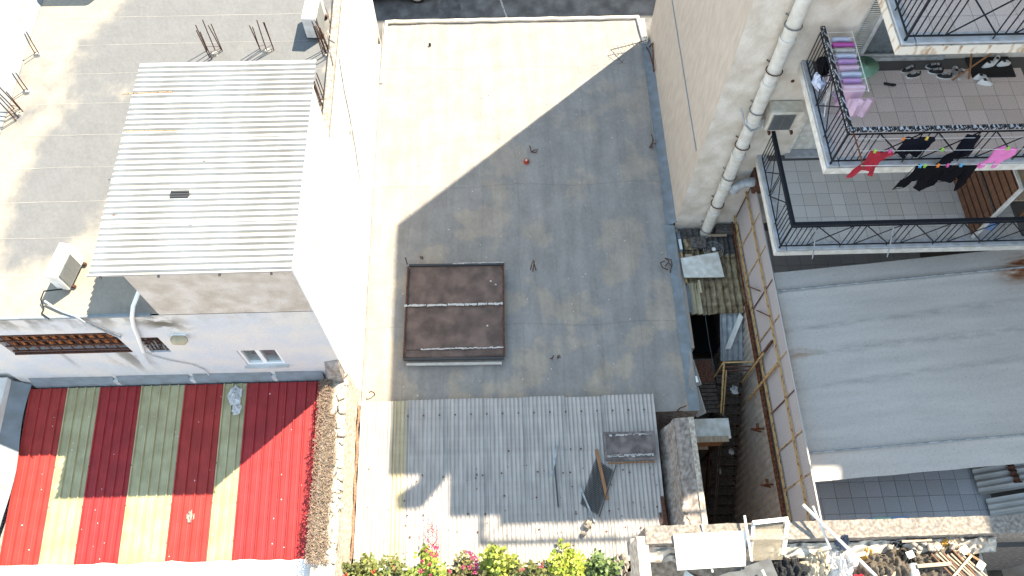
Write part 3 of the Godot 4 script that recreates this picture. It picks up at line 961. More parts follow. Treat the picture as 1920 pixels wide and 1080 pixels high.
	sw.quad(V(-6.27, 8.51, -6.424), V(-3.46, 8.51, -6.424), V(-3.46, 10.2, -6.424), V(-6.27, 10.2, -6.424))
	sw.quad(V(-6.27, 8.51, -10.4), V(-6.27, 8.51, -6.424), V(-6.27, 10.2, -6.424), V(-6.27, 10.08, -10.4))
	part(s, "rendered_wall", sw, M.shed_wall)
	sw = MB.new()
	sw.quad(V(-3.433, 8.4, -6.424), V(-3.433, 8.4, -10.4), V(-3.433, 10.08, -10.4), V(-3.433, 10.2, -6.424))
	sw.quad(V(-3.433, 8.51, -10.4), V(-6.27, 8.51, -10.4), V(-6.27, 10.08, -10.4), V(-3.433, 10.08, -10.4))
	sw.quad(V(-3.46, 8.5, -6.426), V(-3.433, 8.5, -6.426), V(-3.433, 10.2, -6.426), V(-3.46, 10.2, -6.426))
	part(s, "plaster_wall", sw, M.white_plaster)
	part(s, "ceiling", block(V(-6.3, 10.06, -10.45), V(-3.42, 10.075, -6.44)), M.shed_wall)
	for k2 in 5:
		var b := MB.new()
		var z0 := -10.97 + k2 * 0.915
		for r in 8:
			var n0 := 0.122
			var pts := [[0.0, 0.0], [0.026, 0.05], [0.068, 0.05], [0.094, 0.0], [0.122, 0.0]]
			for i in 4:
				var za: float = z0 + r * n0 + pts[i][0]
				var zb: float = z0 + r * n0 + pts[i + 1][0]
				if zb > -6.3: continue
				var ya: float = 10.1 + (za + 10.97) * 0.036 + pts[i][1] + 0.003 * (k2 % 2)
				var yb: float = 10.1 + (zb + 10.97) * 0.036 + pts[i + 1][1] + 0.003 * (k2 % 2)
				var xl := -6.76 + 0.01 * k2
				b.quad(V(xl, yb, zb), V(-3.405, yb, zb), V(-3.405, ya, za), V(xl, ya, za))
		part(s, "roofing_sheet", b, M.white_sheet)
	bar(s, "eaves_trim", V(-6.76, 10.26, -6.335), V(-3.405, 10.26, -6.335), 0.03, 0.05, M.white_sheet)
	bar(s, "back_trim", V(-6.76, 10.1, -10.98), V(-3.405, 10.1, -10.98), 0.05, 0.05, M.white_sheet)
	for x in [-6.55, -5.6, -4.6, -3.75]:
		var d := MB.new()
		d.disc(V(x, 10.225, -6.35), V(0, 0, 1), 0.02, 0.06, 8)
		part(s, "purlin_end", d, M.dark_metal)
	rod(s, "loose_rod", V(-6.95, 10.19, -10.2), V(-6.0, 10.19, -10.24), 0.008, M.rusty_yellow)
	rod(s, "loose_rod", V(-6.7, 10.24, -9.3), V(-5.75, 10.24, -9.28), 0.007, M.rusty_yellow)
	var br := MB.new()
	for i in 3:
		br.cbox(V(-5.48, 10.27, -7.93 + i * 0.05), V(0.16, 0.025, 0.02), 0.006)
	solo("metal_bracket", br, M.dark_metal, "small dark ribbed metal piece lying on the white metal roof", "bracket")
	for q2 in [V(-5.17, 10.21, -8.6), V(-5.2, 10.25, -7.25), V(-6.55, 10.22, -7.5)]:
		var fl := MB.new()
		fl.cbox(q2 + V(0, 0.03, 0), V(0.025, 0.006, 0.008), 0.002)
		part(s, "leaf_scrap", fl, M.wood_brown)
	# bulkhead lamp, unlit
	var l := thing("wall_lamp", "round-ended cream bulkhead lamp on the white back wall", "wall lamp", V(-6.24, 7.4, -6.4))
	var lb := MB.new()
	lb.tube([V(-6.38, 7.55, -6.36), V(-6.34, 7.55, -6.34), V(-6.14, 7.53, -6.34), V(-6.1, 7.53, -6.36)], [0.06, 0.105, 0.105, 0.06], 12)
	part(l, "diffuser", lb, M.tin_yellow)
	part(l, "back_plate", block(V(-6.38, 7.45, -6.418), V(-6.1, 7.64, -6.39)), M.white_plastic)
	# white drain hose over the edge
	var dp := thing("drain_hose", "white drain hose hanging from the roof room over the white wall", "hose", V(-6.9, 5.6, -6.4))
	var h := MB.new()
	h.tube([V(-6.31, 9.05, -6.9), V(-6.5, 8.95, -6.75), V(-6.66, 8.75, -6.5), V(-6.74, 8.55, -6.36), V(-6.85, 8.2, -6.34), V(-6.98, 7.7, -6.36), V(-7.12, 7.2, -6.37), V(-7.2, 6.9, -6.38)], 0.04, 8)
	part(dp, "hose", h, M.white_plastic)
	h = MB.new()
	h.tube([V(-7.2, 6.9, -6.38), V(-7.1, 6.6, -6.39), V(-6.85, 6.35, -6.39), V(-6.5, 6.1, -6.39), V(-6.35, 5.8, -6.39), V(-6.33, 5.55, -6.36)], 0.014, 6)
	part(dp, "thin_hose", h, M.back_wall)

func air_conditioner(called: String, label: String, at: Vector3, turn: float, m: Material, grp := "air conditioner units") -> Node3D:
	# front looks along +z before turning; base centre at the node
	var o := thing(called, label, "air conditioner", Vector3.ZERO, grp)
	var b := MB.new()
	b.cbox(V(0, 0.36, 0), V(0.41, 0.29, 0.15), 0.018)
	part(o, "casing", b, m)
	var g := part(o, "fan_grille", grille(), M.grille_grey)
	b = MB.new()
	b.disc(V(-0.08, 0.36, 0.12), V(0, 0, 1), 0.19, 0.04, 20)
	part(g, "fan_mouth", b, M.dark_metal)
	for x in [-0.28, 0.28]:
		b = MB.new()
		b.beam(V(x, 0.035, -0.2), V(x, 0.035, 0.2), 0.05, 0.07)
		part(o, "foot_rail", b, M.rust_dark)
	b = MB.new()
	b.cbox(V(0.43, 0.28, -0.03), V(0.03, 0.12, 0.06), 0.01)
	part(o, "valve_cover", b, m)
	o.position = at
	o.rotation.y = turn
	return o

func grille() -> MB:
	var b := MB.new()
	for i in 13:
		var y := 0.13 + i * 0.038
		b.box(V(-0.34, y, 0.152), V(0.18, y + 0.014, 0.172))
	for x in [-0.35, -0.08, 0.18]:
		b.box(V(x, 0.12, 0.15), V(x + 0.015, 0.6, 0.168))
	return b

func rebar_cluster(at: Vector3, spots: Array, h: float, lean: Vector3, label: String) -> void:
	var o := thing("starter_bars", label, "rebar", at, "starter bars standing out of the felt roof")
	for s in spots:
		var b := MB.new()
		var p: Vector3 = at + V(s.x, 0, s.y)
		var hh := h * rr(0.86, 1.1)
		var q := lean * rr(0.6, 1.4) + V(rr(-0.03, 0.03), 0, rr(-0.03, 0.03))
		b.tube([p - V(0, 0.02, 0), p + V(0, hh * 0.5, 0) + q * 0.4, p + V(0, hh, 0) + q], 0.0115, 5)
		part(o, "bar", b, M.rebar)
	var t := MB.new()
	var pts := []
	for s in spots:
		pts.append(at + V(s.x, 0.1 + rr(-0.02, 0.02), s.y))
	if pts.size() > 2:
		t.tube(pts, 0.006, 4)
		part(o, "tie_wire", t, M.rebar)
	var m := MB.new()
	m.tube([at + V(0.02, -0.02, 0.03), at + V(0.02, 0.015, 0.03), at + V(0.02, 0.03, 0.03)], [0.11, 0.09, 0.03], 9)
	part(o, "mortar_base", m, M.kerb_white)

func make_left_roof_items() -> void:
	var V2 := func(a: float, b: float) -> Vector2: return Vector2(a, b)
	rebar_cluster(V(-6.15, 8.51, -12.75), [V2.call(-0.14, -0.09), V2.call(0.03, -0.1), V2.call(0.17, -0.09), V2.call(0.2, -0.06), V2.call(-0.06, 0.12), V2.call(0.0, 0.17)], 0.8, V(0, 0, 0.02), "six rusty starter bars north of the white metal roof, the westernmost group there")
	rebar_cluster(V(-5.0, 8.51, -12.8), [V2.call(-0.14, -0.06), V2.call(-0.12, -0.01), V2.call(0.0, -0.06), V2.call(0.03, 0.03), V2.call(0.16, -0.06), V2.call(0.18, 0.0)], 0.78, V(0, 0, 0), "six rusty starter bars in the middle group north of the white metal roof")
	rebar_cluster(V(-3.66, 8.51, -12.65), [V2.call(-0.08, -0.12), V2.call(0.02, -0.14), V2.call(0.07, -0.06), V2.call(-0.06, 0.06), V2.call(0.05, 0.1), V2.call(0.0, 0.0)], 0.85, V(-0.06, 0, 0.0), "six rusty starter bars at the east kerb beside the standing air conditioner")
	rebar_cluster(V(-3.66, 8.51, -11.35), [V2.call(-0.06, -0.12), V2.call(0.07, -0.1), V2.call(-0.03, 0.04), V2.call(0.06, 0.04), V2.call(-0.05, 0.18), V2.call(0.06, 0.2)], 0.75, V(-0.03, 0, 0), "six rusty starter bars at the east kerb just behind the white metal roof's corner")
	rebar_cluster(V(-10.0, 8.51, -12.85), [V2.call(-0.05, 0.0), V2.call(0.05, 0.02)], 0.65, V(0.05, 0, 0.0), "two thin starter bars by the west edge of the felt roof, the northern pair")
	rebar_cluster(V(-9.98, 8.51, -11.8), [V2.call(-0.05, 0.0), V2.call(0.04, 0.0)], 0.5, V(0.03, 0, 0.0), "two short starter bars by the west edge between the northern pair and the tangle")
	rebar_cluster(V(-10.02, 8.51, -11.2), [V2.call(-0.1, -0.12), V2.call(0.03, -0.1), V2.call(0.1, -0.04), V2.call(-0.08, 0.08), V2.call(0.05, 0.12), V2.call(0.02, 0.2)], 0.7, V(-0.02, 0, 0.0), "tangle of six starter bars at the west edge of the felt roof")
	air_conditioner("air_conditioner", "white air conditioner unit on the felt roof left of the white metal roof", V(-8.02, 8.53, -7.3), 1.36, M.ac_white).scale = V(0.86, 0.9, 0.86)
	air_conditioner("air_conditioner", "white air conditioner unit at the roof's east kerb seen end on, next to starter bars", V(-3.92, 8.53, -13.45), 1.5, M.ac_white)
	var c := MB.new()
	c.tube([V(-8.1, 8.62, -6.95), V(-8.35, 8.75, -6.85), V(-8.45, 8.62, -6.75), V(-8.4, 8.54, -6.6), V(-8.42, 8.54, -6.5), V(-8.25, 8.55, -6.38)], 0.014, 6)
	solo("black_cable", c, M.black_rubber, "black cable curling from the air conditioner over the felt roof's edge", "cable")
	c = MB.new()
	c.tube([V(-8.38, 8.6, -6.72), V(-8.2, 8.56, -6.6), V(-8.0, 8.55, -6.5), V(-7.78, 8.56, -6.42), V(-7.66, 8.4, -6.36), V(-7.5, 8.0, -6.37), V(-7.42, 7.75, -6.38), V(-7.32, 7.66, -6.36), V(-7.3, 7.72, -6.37)], 0.022, 6)
	solo("grey_cable", c, M.galvanised, "grey cable bundle running from the air conditioner down to the long barred window", "cable")
	c = MB.new()
	c.tube([V(-3.62, 8.75, -13.1), V(-3.5, 8.66, -12.9), V(-3.44, 8.62, -12.85), V(-3.42, 8.3, -12.7), V(-3.415, 7.6, -12.4), V(-3.415, 6.8, -12.25), V(-3.415, 6.0, -12.0), V(-3.41, 5.2, -11.6)], 0.011, 5)
	c.tube([V(-3.415, 6.6, -12.2), V(-3.41, 6.62, -11.95), V(-3.41, 6.85, -11.85)], 0.009, 5)
	solo("wall_cable", c, M.galvanised, "thin cable hanging down the sunlit white side wall", "cable")
	for q in [[V(-3.62, 8.8, -13.0), V(-3.45, 8.65, -12.2)], [V(-3.6, 8.6, -13.6), V(-3.6, 9.0, -14.4)]]:
		c = MB.new()
		c.tube([q[0], (q[0] + q[1]) / 2 - V(0, 0.05, 0), q[1]], 0.007, 5)
		solo("loose_wire", c, M.dark_metal, "loose dark wire at the east kerb " + ("south of" if q[1].z > -13 else "north of") + " the standing air conditioner", "wire")
	var t := thing("water_tank", "water tank on a dark stand at the felt roof's north west corner", "water tank", V(-9.35, 8.5, -14.9))
	var b := MB.new()
	b.tube([V(-9.9, 9.35, -15.0), V(-9.8, 9.35, -15.0), V(-8.75, 9.35, -15.0), V(-8.65, 9.35, -15.0)], [0.2, 0.34, 0.34, 0.2], 18)
	part(t, "tank", b, M.aluminium)
	for q in [V(-9.75, 8.5, -14.75), V(-8.85, 8.5, -14.75), V(-9.75, 8.5, -15.25), V(-8.85, 8.5, -15.25)]:
		bar(t, "leg", q, q + V(0, 0.6, 0), 0.05, 0.05, M.dark_metal)

func make_lean_to() -> void:
	var o := thing("sheet_roof", "lean-to roof of alternating red and khaki ribbed sheets behind the white building", "sheet roof", V(-7.1, 4.7, -4.4))
	var xs := [-10.36, -9.54, -8.83, -7.93, -6.98, -6.13, -5.62, -4.77, -3.9]
	var kinds := [0, 1, 0, 1, 0, 1, 0, 0]
	var over := [0.0, 0.006, 0.0, 0.006, 0.0, 0.006, 0.0, 0.003]
	for i in 8:
		var x0: float = xs[i]
		var x1: float = xs[i + 1] + (0.05 if i < 7 else 0.0)
		var w := x1 - x0
		var ribs := int(round(w / 0.205))
		var pitch := w / ribs
		var b := MB.new()
		var rows := [-6.3, -5.2, -4.2, -3.3, -2.58]
		for r in ribs:
			var pr := [[0.0, 0.0], [0.014, 0.04], [0.036, 0.04], [0.05, 0.0], [pitch * 0.6, 0.0], [pitch * 0.6 + 0.012, 0.006], [pitch * 0.6 + 0.03, 0.0], [pitch, 0.0]]
			for j in pr.size() - 1:
				for k in 4:
					var q := []
					for e in [[j, k + 1], [j + 1, k + 1], [j + 1, k], [j, k]]:
						var x: float = x0 + r * pitch + pr[e[0]][0]
						var zz: float = rows[e[1]]
						var sag := -0.012 * sin((zz + 6.3) * 3.4) - 0.02 * (1 if kinds[i] else 0) * absf(sin((zz + 6.3) * 1.7))
						q.append(V(x + 0.015 * (zz + 4.5) * 0.1, 5.13 - (zz + 6.3) * 0.108 + pr[e[0]][1] + over[i] + sag * 0.4, zz))
					b.quad(q[0], q[1], q[2], q[3])
		part(o, "roofing_sheet", b, M.khaki_sheet if kinds[i] else (M.red_sheet if i % 4 else M.red_sheet_b))
	var s := MB.new()
	for z in [-5.5, -4.58, -3.76, -3.0]:
		for i in 9:
			var x: float = xs[i] + (0.02 if i < 8 else -0.05)
			s.disc(V(x, 5.13 - (z + 6.3) * 0.108 + 0.025, z), Vector3.UP, 0.016, 0.016, 7)
	for i in 40:
		s.disc(V(rr(-10.2, -4.0), 4.98, -5.0), Vector3.UP, 0.0, 0.0, 3)
	var sc := part(o, "roofing_screws", s, M.rust_dark)
	sc.set_meta("kind", "stuff")
	var sp := MB.new()
	for i in 70:
		var z := rr(-6.1, -2.65)
		var x := rr(-10.2, -4.0)
		sp.cbox(V(x, 5.134 - (z + 6.3) * 0.108, z), V(rr(0.003, 0.010), 0.003, rr(0.003, 0.015)), 0.002, Basis(Vector3.UP, rr(-0.3, 0.3)))
	var spk := part(o, "bird_droppings", sp, M.white_plastic)
	spk.set_meta("kind", "stuff")
	for q in [["rafter", -6.0], ["rafter", -4.3], ["rafter", -2.75]]:
		bar(o, q[0], V(-10.4, 5.02 - (q[1] + 6.3) * 0.108, q[1]), V(-3.9, 5.02 - (q[1] + 6.3) * 0.108, q[1]), 0.06, 0.08, M.rust_dark)
	rag("white_rag", V(-5.83, 5.14, -6.0), 0.16, M.white_cloth, "crumpled white rag on the narrow khaki sheet below the sliding window", 5)
	rag("white_rag", V(-5.77, 5.12, -5.72), 0.1, M.white_cloth, "smaller white scrap just below the crumpled rag on the narrow khaki sheet", 6)
	rag("dry_twigs", V(-6.55, 4.81, -3.5), 0.08, M.stone, "small clump of dry debris on the middle red sheet", 7)
	# walls round it
	o = thing("yard_wall", "white wall along the west side of the red and khaki roof", "wall", V(-10.8, 0, -4.4))
	var w := MB.new()
	w.box(V(-11.6, 0, -6.4), V(-10.62, 5.62, -1.2))
	part(o, "wall", w, M.white_plaster)
	w = MB.new()
	w.grid(2, 16, func(a: float, t: float) -> Vector3: return V(-10.66 + a * (0.34 - 0.05 * sin(t * 9.0)), 5.5 - a * 0.3 - 0.25 * t, -6.39 + t * 3.75))
	part(o, "mortar_flashing", w, M.mortar_grey)
	for q in [V(-10.75, 5.64, -5.0), V(-10.62, 5.5, -4.1), V(-10.55, 5.4, -3.3)]:
		w = MB.new()
		w.cbox(q, V(0.2, 0.05, 0.14), 0.03, Basis(Vector3.UP, rr(-0.5, 0.5)))
		part(o, "lime_patch", w, M.white_plaster)
	o = thing("outbuilding_roof", "bare white roof edge south of the red and khaki roof", "outbuilding", V(-7, 0, -1.8))
	w = MB.new()
	var wob := noise(77, 1.0, 3)
	w.grid(40, 4, func(a: float, t: float) -> Vector3:
		var x := -11.8 + a * 8.0
		return V(x, 4.86 + 0.02 * wob.get_noise_2d(x * 2, t), lerpf(-2.6 + 0.05 * wob.get_noise_1d(x * 3.0) + 0.008 * (x + 8), 1.5, t)))
	part(o, "roof_deck", w, M.white_plaster)
	w = MB.new()
	w.box(V(-11.8, 0, -2.5), V(-3.8, 4.83, 1.5))
	part(o, "wall", w, M.white_plaster)
	# stone wall with dry creeper
	o = thing("party_wall", "rough white party wall between the red sheets and the grey tin roof", "wall", V(-3.6, 0, -4.3))
	w = MB.new()
	var n2 := noise(78, 1.1, 4)
	w.grid(8, 48, func(a: float, t: float) -> Vector3:
		var z := -6.4 + t * 4.6
		return V(lerpf(-3.86, -3.36, a) + 0.035 * n2.get_noise_2d(z * 2.0, a * 2.0), 5.33 + 0.06 * n2.get_noise_2d(z * 4.0, a * 4.0) - 0.05 * absf(a - 0.5), z))
	w.grid(24, 8, func(a: float, t: float) -> Vector3:
		var z := -6.4 + (1 - a) * 4.6
		return V(-3.36 + 0.07 * t + 0.035 * n2.get_noise_2d(z * 2.0, 2.0 + t), 5.31 - 1.4 * t + 0.06 * n2.get_noise_2d(z * 4.0, 4.0), z))
	w.box(V(-3.85, 0, -6.4), V(-3.4, 5.2, -1.8))
	part(o, "wall", w, M.concrete_pale)
	for i in 44:
		var z := rr(-6.2, -2.4)
		w = MB.new()
		w.cbox(V(-3.38 + rr(-0.12, 0.04), 5.33 + rr(-0.05, 0.03), z), V(rr(0.03, 0.08), rr(0.03, 0.06), rr(0.03, 0.09)), 0.018, Basis(V(rr(-1, 1), 1, rr(-1, 1)).normalized(), rr(-0.8, 0.8)))
		part(o, "stone", w, M.concrete_pale)
	# creeper: many thin dry sprigs
	var iv := MB.new()
	for i in 5200:
		var t := rng.randf()
		var z := -6.25 + t * 3.85
		var wdt := 0.27 + 0.08 * n2.get_noise_1d(z * 3) + (0.05 if t > 0.2 else -0.08)
		var x := -3.84 + rr(-0.1, wdt)
		var p := V(x, 5.36 + rr(0.0, 0.09), z)
		var d := V(rr(-1, 1), rr(0.0, 0.8), rr(-1, 1)).normalized() * rr(0.03, 0.085)
		var side := d.cross(V(rr(-1, 1), 1, rr(-1, 1))).normalized() * rr(0.003, 0.008)
		var br := rr(0.6, 1.9)
		iv.tint = Color(br, br * rr(0.9, 1.05), br * rr(0.8, 1.1))
		iv.quad(p - side, p + side, p + d + side, p + d - side)
	solo("dry_creeper", iv, M.dry_ivy, "mat of dry brown creeper on top of the party wall beside the red sheets", "creeper", "", "stuff")

func rag(called: String, at: Vector3, r: float, m: Material, label: String, sd: int) -> void:
	var b := MB.new()
	var h := noise(sd, 1.4, 3)
	b.grid(18, 14, func(s: float, t: float) -> Vector3:
		var a := TAU * s
		var q := r * t * (1.0 + 0.5 * h.get_noise_2d(cos(a) * 1.5, sin(a) * 1.5))
		return at + V(cos(a) * q, 0.01 + 0.07 * (1 - t) * (0.7 + h.get_noise_2d(cos(a) * q * 9.0, sin(a) * q * 9.0)) + 0.025, sin(a) * q * 1.5))
	solo(called, b, m, label, "rag" if called == "white_rag" else "debris")

func railing(bal: Node, a: Vector3, b: Vector3, y0: float, hh: float, m: Material, m_hand: Material, ends: int, groups: Array) -> void:
	# bars from y0 up to the lower of two top rails; groups are [start, end] of the crossed panels along the run, in metres
	var d := (b - a).normalized()
	var L := (b - a).length()
	var at := func(s: float, y: float) -> Vector3: return a + d * s + V(0, y, 0)
	bar(bal, "handrail", at.call(-0.02, y0 + hh), at.call(L + 0.03, y0 + hh), 0.075, 0.05, m_hand)
	bar(bal, "top_rail", at.call(0, y0 + hh - 0.12), at.call(L, y0 + hh - 0.12), 0.022, 0.022, m)
	bar(bal, "bottom_rail", at.call(0, y0 + 0.1), at.call(L, y0 + 0.1), 0.022, 0.022, m)
	var used := []
	for g in groups:
		bar(bal, "cross_bar", at.call(g[0], y0 + 0.1), at.call(g[1], y0 + hh - 0.12), 0.013, 0.022, m)
		bar(bal, "cross_bar", at.call(g[1], y0 + 0.1) + V(0.006, 0, 0.006), at.call(g[0], y0 + hh - 0.12) + V(0.006, 0, 0.006), 0.013, 0.022, m)
	# uprights fill what the crossed panels leave
	var s := 0.0
	for g in groups + [[L, L]]:
		var n: int = maxi(1, int(round((g[0] - s) / 0.105)))
		for i in n + 1:
			var q: float = lerpf(s, g[0], float(i) / n)
			var post := i == 0 and s > 0.01
			bar(bal, "baluster", at.call(q, y0 - (0.08 if post else 0.0) + (0.0 if post else 0.1)), at.call(q, y0 + hh - (0.0 if post else 0.12)), 0.014, 0.014, m)
		s = g[1]

func tiles(parent: Node, x0: float, x1: float, z0: float, z1: float, y: float, size: float, ma: Material, mb_: Material, keep = null) -> void:
	var t := MB.new()
	t.cbox(V(0, 0, 0), V(size / 2 - 0.004, 0.006, size / 2 - 0.004), 0.0025)
	var tm := t.mesh()
	var kind: String = "tile_warm" if ma == M.tile_warm else ("tile_cool" if ma == M.tile_cool else "tile_dark")
	var alt := [M[kind + "_c"], M[kind + "_d"]]
	var nx := int(floor((x1 - x0) / size + 0.02))
	var nzz := int(floor((z1 - z0) / size + 0.02))
	for i in nx:
		for j in nzz:
			var c := V(x0 + (i + 0.5) * size, y + rr(-0.0012, 0.0012), z1 - (j + 0.5) * size)
			if keep != null and not keep.call(c): continue
			piece(parent, "floor_tile", tm, [ma, mb_, alt[0], ma, alt[1], mb_, ma][rng.randi() % 7], Transform3D(Basis(V(0, 0, 1), rr(-0.002, 0.002)), c))

func make_apartment_building() -> void:
	var o := thing("apartment_building", "tall beige apartment building with tiled balconies and black railings", "building", V(8.7, 0, -14))
	var w := MB.new()
	w.quad(V(4.61, 0, -17.26), V(4.61, 0, -10.74), V(4.61, 18.45, -10.74), V(4.61, 18.45, -17.26))
	part(o, "side_wall", w, M.beige_wall)
	w = MB.new()
	w.box(V(4.615, 0, -17.26), V(12.88, 18.44, -11.0))
	w.box(V(4.612, 18.44, -17.262), V(12.88, 18.6, -10.735))
	part(o, "core", w, M.facade)
	w = MB.new()
	var holes := [[6.6, 8.2, 7.05, 9.25], [6.72, 8.7, 10.1, 12.3], [6.72, 8.7, 13.15, 15.35]]
	wall_z(w, -10.74, 4.61, 12.88, 0, 18.45, holes, 0.14)
	part(o, "facade_wall", w, M.facade)
	bar(o, "wall_groove", V(4.603, 6.96, -17.2), V(4.603, 6.93, -11.0), 0.012, 0.06, M.mortar_grey)
	w = MB.new()
	w.slab([V(5.8, 18.25, -10.735), V(5.77, 18.25, -10.5), V(5.29, 18.25, -9.94), V(4.76, 18.25, -9.92), V(4.72, 18.25, -10.2), V(5.2, 18.25, -10.5), V(5.24, 18.25, -10.735)], V(0, 0.14, 0))
	w.box(V(5.9, 18.25, -10.73), V(12.8, 18.42, -9.75))
	part(o, "roof_eave", w, M.fascia_clean)
	# doors
	var sh := part(o, "roller_shutter", block(V(6.6, 7.05, -10.9), V(8.2, 9.25, -10.86)), M.shutter)
	for i in 36:
		bar(sh, "slat", V(6.66, 7.16 + i * 0.058, -10.845), V(8.15, 7.16 + i * 0.058, -10.845), 0.02, 0.05, M.shutter)
	part(sh, "guide_rail", block(V(6.6, 7.07, -10.86), V(6.66, 9.25, -10.75)), M.shutter)
	part(sh, "threshold", block(V(6.55, 7.05, -10.85), V(8.25, 7.11, -10.64)), M.ledge_grey)
	var dr := part(o, "balcony_door", block(V(6.72, 10.1, -10.9), V(8.7, 12.3, -10.87)), M.black_void)
	for i in 42:
		bar(dr, "louvre", V(6.76, 10.2 + i * 0.05, -10.8), V(7.02, 10.2 + i * 0.05, -10.8), 0.04, 0.022, M.shutter)
	var fr := MB.new()
	for q in [[6.72, 6.77], [7.02, 7.1], [7.85, 7.93], [8.62, 8.7]]:
		fr.box(V(q[0], 10.1, -10.83), V(q[1], 12.3, -10.75))
	fr.box(V(6.72, 10.1, -10.828), V(8.7, 10.19, -10.7))
	fr.box(V(6.72, 12.22, -10.828), V(8.7, 12.3, -10.752))
	fr.box(V(7.02, 10.24, -10.73), V(8.7, 10.27, -10.70))
	part(dr, "frame", fr, M.aluminium)
	part(dr, "pane", block(V(7.1, 10.19, -10.79), V(7.85, 12.22, -10.785)), M.glass)
	part(dr, "pane", block(V(7.93, 10.19, -10.80), V(8.62, 12.22, -10.795)), M.glass)
	var cu := MB.new()
	cu.grid(60, 2, func(s: float, t: float) -> Vector3: return V(7.1 + 1.5 * s, 10.22 + 1.98 * t, -10.845 + 0.018 * sin(s * 60.0)))
	part(dr, "curtain", cu, M.galvanised)
	# balconies
	var levels := [
		{"y": 7.05, "tile": 0.302, "a": M.tile_cool, "b": M.tile_cool_b, "hand": M.rail_black, "fas": M.fascia_clean, "x1": 11.9, "tx": 11.4},
		{"y": 10.1, "tile": 0.333, "a": M.tile_warm, "b": M.tile_warm_b, "hand": M.rail_flaky, "fas": M.fascia_clean, "x1": 12.8, "tx": 10.2},
		{"y": 13.15, "tile": 0.333, "a": M.tile_warm, "b": M.tile_warm_b, "hand": M.rail_black, "fas": M.fascia_white, "x1": 12.8, "tx": 8.6},
		{"y": 16.2, "tile": 0.0, "a": M.tile_warm, "b": M.tile_warm_b, "hand": M.rail_black, "fas": M.fascia_clean, "x1": 12.8, "tx": 0.0}]
	for l in levels:
		var y: float = l.y
		var zf := -8.25 if y < 16.0 else -8.6
		var s := MB.new()
		s.hexa([V(5.93, y - 0.2, -10.735), V(l.x1, y - 0.2, -10.735), V(l.x1, y - 0.2, zf), V(5.93, y - 0.2, zf)], [V(5.93, y - 0.03, -10.735), V(l.x1, y - 0.03, -10.735), V(l.x1, y - 0.03, zf), V(5.93, y - 0.03, zf)])
		var bal := part(o, "balcony", s, l.fas)
		part(bal, "bedding", block(V(5.95, y - 0.03, -10.735), V(l.x1, y - 0.003, zf - 0.02)), M.grout)
		var g := MB.new()
		g.cbox(V(6.04, y + 0.012, (zf - 10.73) / 2), V(0.1, 0.022, (zf + 10.73) / 2), 0.006)
		part(bal, "ledge", g, M.ledge_grey)
		g = MB.new()
		g.cbox(V((6.16 + l.x1) / 2, y + 0.012, zf - 0.11), V((l.x1 - 6.16) / 2, 0.022, 0.1), 0.006)
		part(bal, "ledge", g, M.ledge_grey)
		if l.tile > 0.0:
			tiles(bal, 6.145, l.tx, -10.73, -8.465, y, l.tile, l.a, l.b)
		var hh := 0.98
		var gs := []
		var q := 0.55
		while q + 0.8 < l.x1 - 6.0:
			gs.append([q, q + 0.74])
			q += 1.0
		railing(bal, V(5.99, 0, zf - 0.06), V(l.x1, 0, zf - 0.06), y + 0.02, hh, M.rail_black, l.hand, 4, gs)
		railing(bal, V(5.99, 0, -10.62), V(5.99, 0, zf - 0.08), y + 0.02, hh, M.rail_black, l.hand, 4, [[0.42, 1.0], [1.06, 1.72]])
		var pst := MB.new()
		pst.beam(V(5.99, y, zf - 0.06), V(5.99, y + 1.0, zf - 0.06), 0.03, 0.03)
		part(bal, "corner_post", pst, M.rail_black)
	# the big drain pipe down the facade, in sections
	var p := thing("drain_pipe", "thick off-white drain pipe strapped to the facade", "drain pipe", V(5.4, 3.8, -10.55))
	var y0 := 3.86
	var i := 0
	while y0 < 18.0:
		var L := 1.18
		var b := MB.new()
		b.tube([V(5.4, y0 - 0.03, -10.56), V(5.4, y0 + 0.02, -10.56), V(5.4, y0 + L - 0.14, -10.56), V(5.4, y0 + L - 0.12, -10.56), V(5.4, y0 + L, -10.56)], [0.125, 0.135, 0.138, 0.152, 0.155], 16)
		part(p, "pipe_section", b, M.fascia_clean)
		b = MB.new()
		var ring := []
		for k in 14:
			var a := TAU * k / 13.0
			ring.append(V(5.4 + 0.16 * cos(a), y0 + 0.3 + 0.02 * sin(a), -10.56 + 0.16 * sin(a)))
		ring.append(V(5.25, y0 + 0.42, -10.72))
		b.tube(ring, 0.012, 5)
		part(p, "strap", b, M.rust_dark if i % 2 else M.grille_grey)
		y0 += L
		i += 1
	var ca := MB.new()
	ca.tube([V(5.12, 8.75, -10.71), V(5.14, 8.74, -10.62), V(5.2, 8.55, -10.48), V(5.36, 8.42, -10.38), V(5.55, 8.48, -10.42), V(5.62, 8.6, -10.55)], 0.02, 6)
	solo("grey_conduit", ca, M.galvanised, "grey corrugated cable looping round the drain pipe to the wall air conditioner", "cable")
	var ac := air_conditioner("air_conditioner", "beige air conditioner unit hung on the facade right of the drain pipe", V(6.0, 8.32, -10.56), 0.0, M.ac_beige)
	for c in ac.get_children():
		(c as Node3D).scale = V(0.84, 1, 1.1)
	var d := MB.new()
	var pts := []
	for k in 9:
		var a := k / 8.0 * PI * 0.55
		pts.append(V(6.02 - 0.42 * sin(a), 6.42 - 0.3 * (1 - cos(a)), -10.45))
	d.tube(pts, 0.115, 14, false)
	var du := thing("metal_flue", "silver flue elbow and rusty box low on the facade at the balcony's end", "flue", V(5.9, 6.1, -10.5))
	part(du, "elbow", d, M.galvanised)
	part(du, "box", block(V(5.98, 6.15, -10.73), V(6.3, 6.6, -10.3)), M.rust_dark)
	d = MB.new()
	d.disc(V(5.95, 9.55, -10.735), V(0, 0, 1), 0.035, 0.02, 10)
	part(o, "vent_hole", d, M.rust_dark)

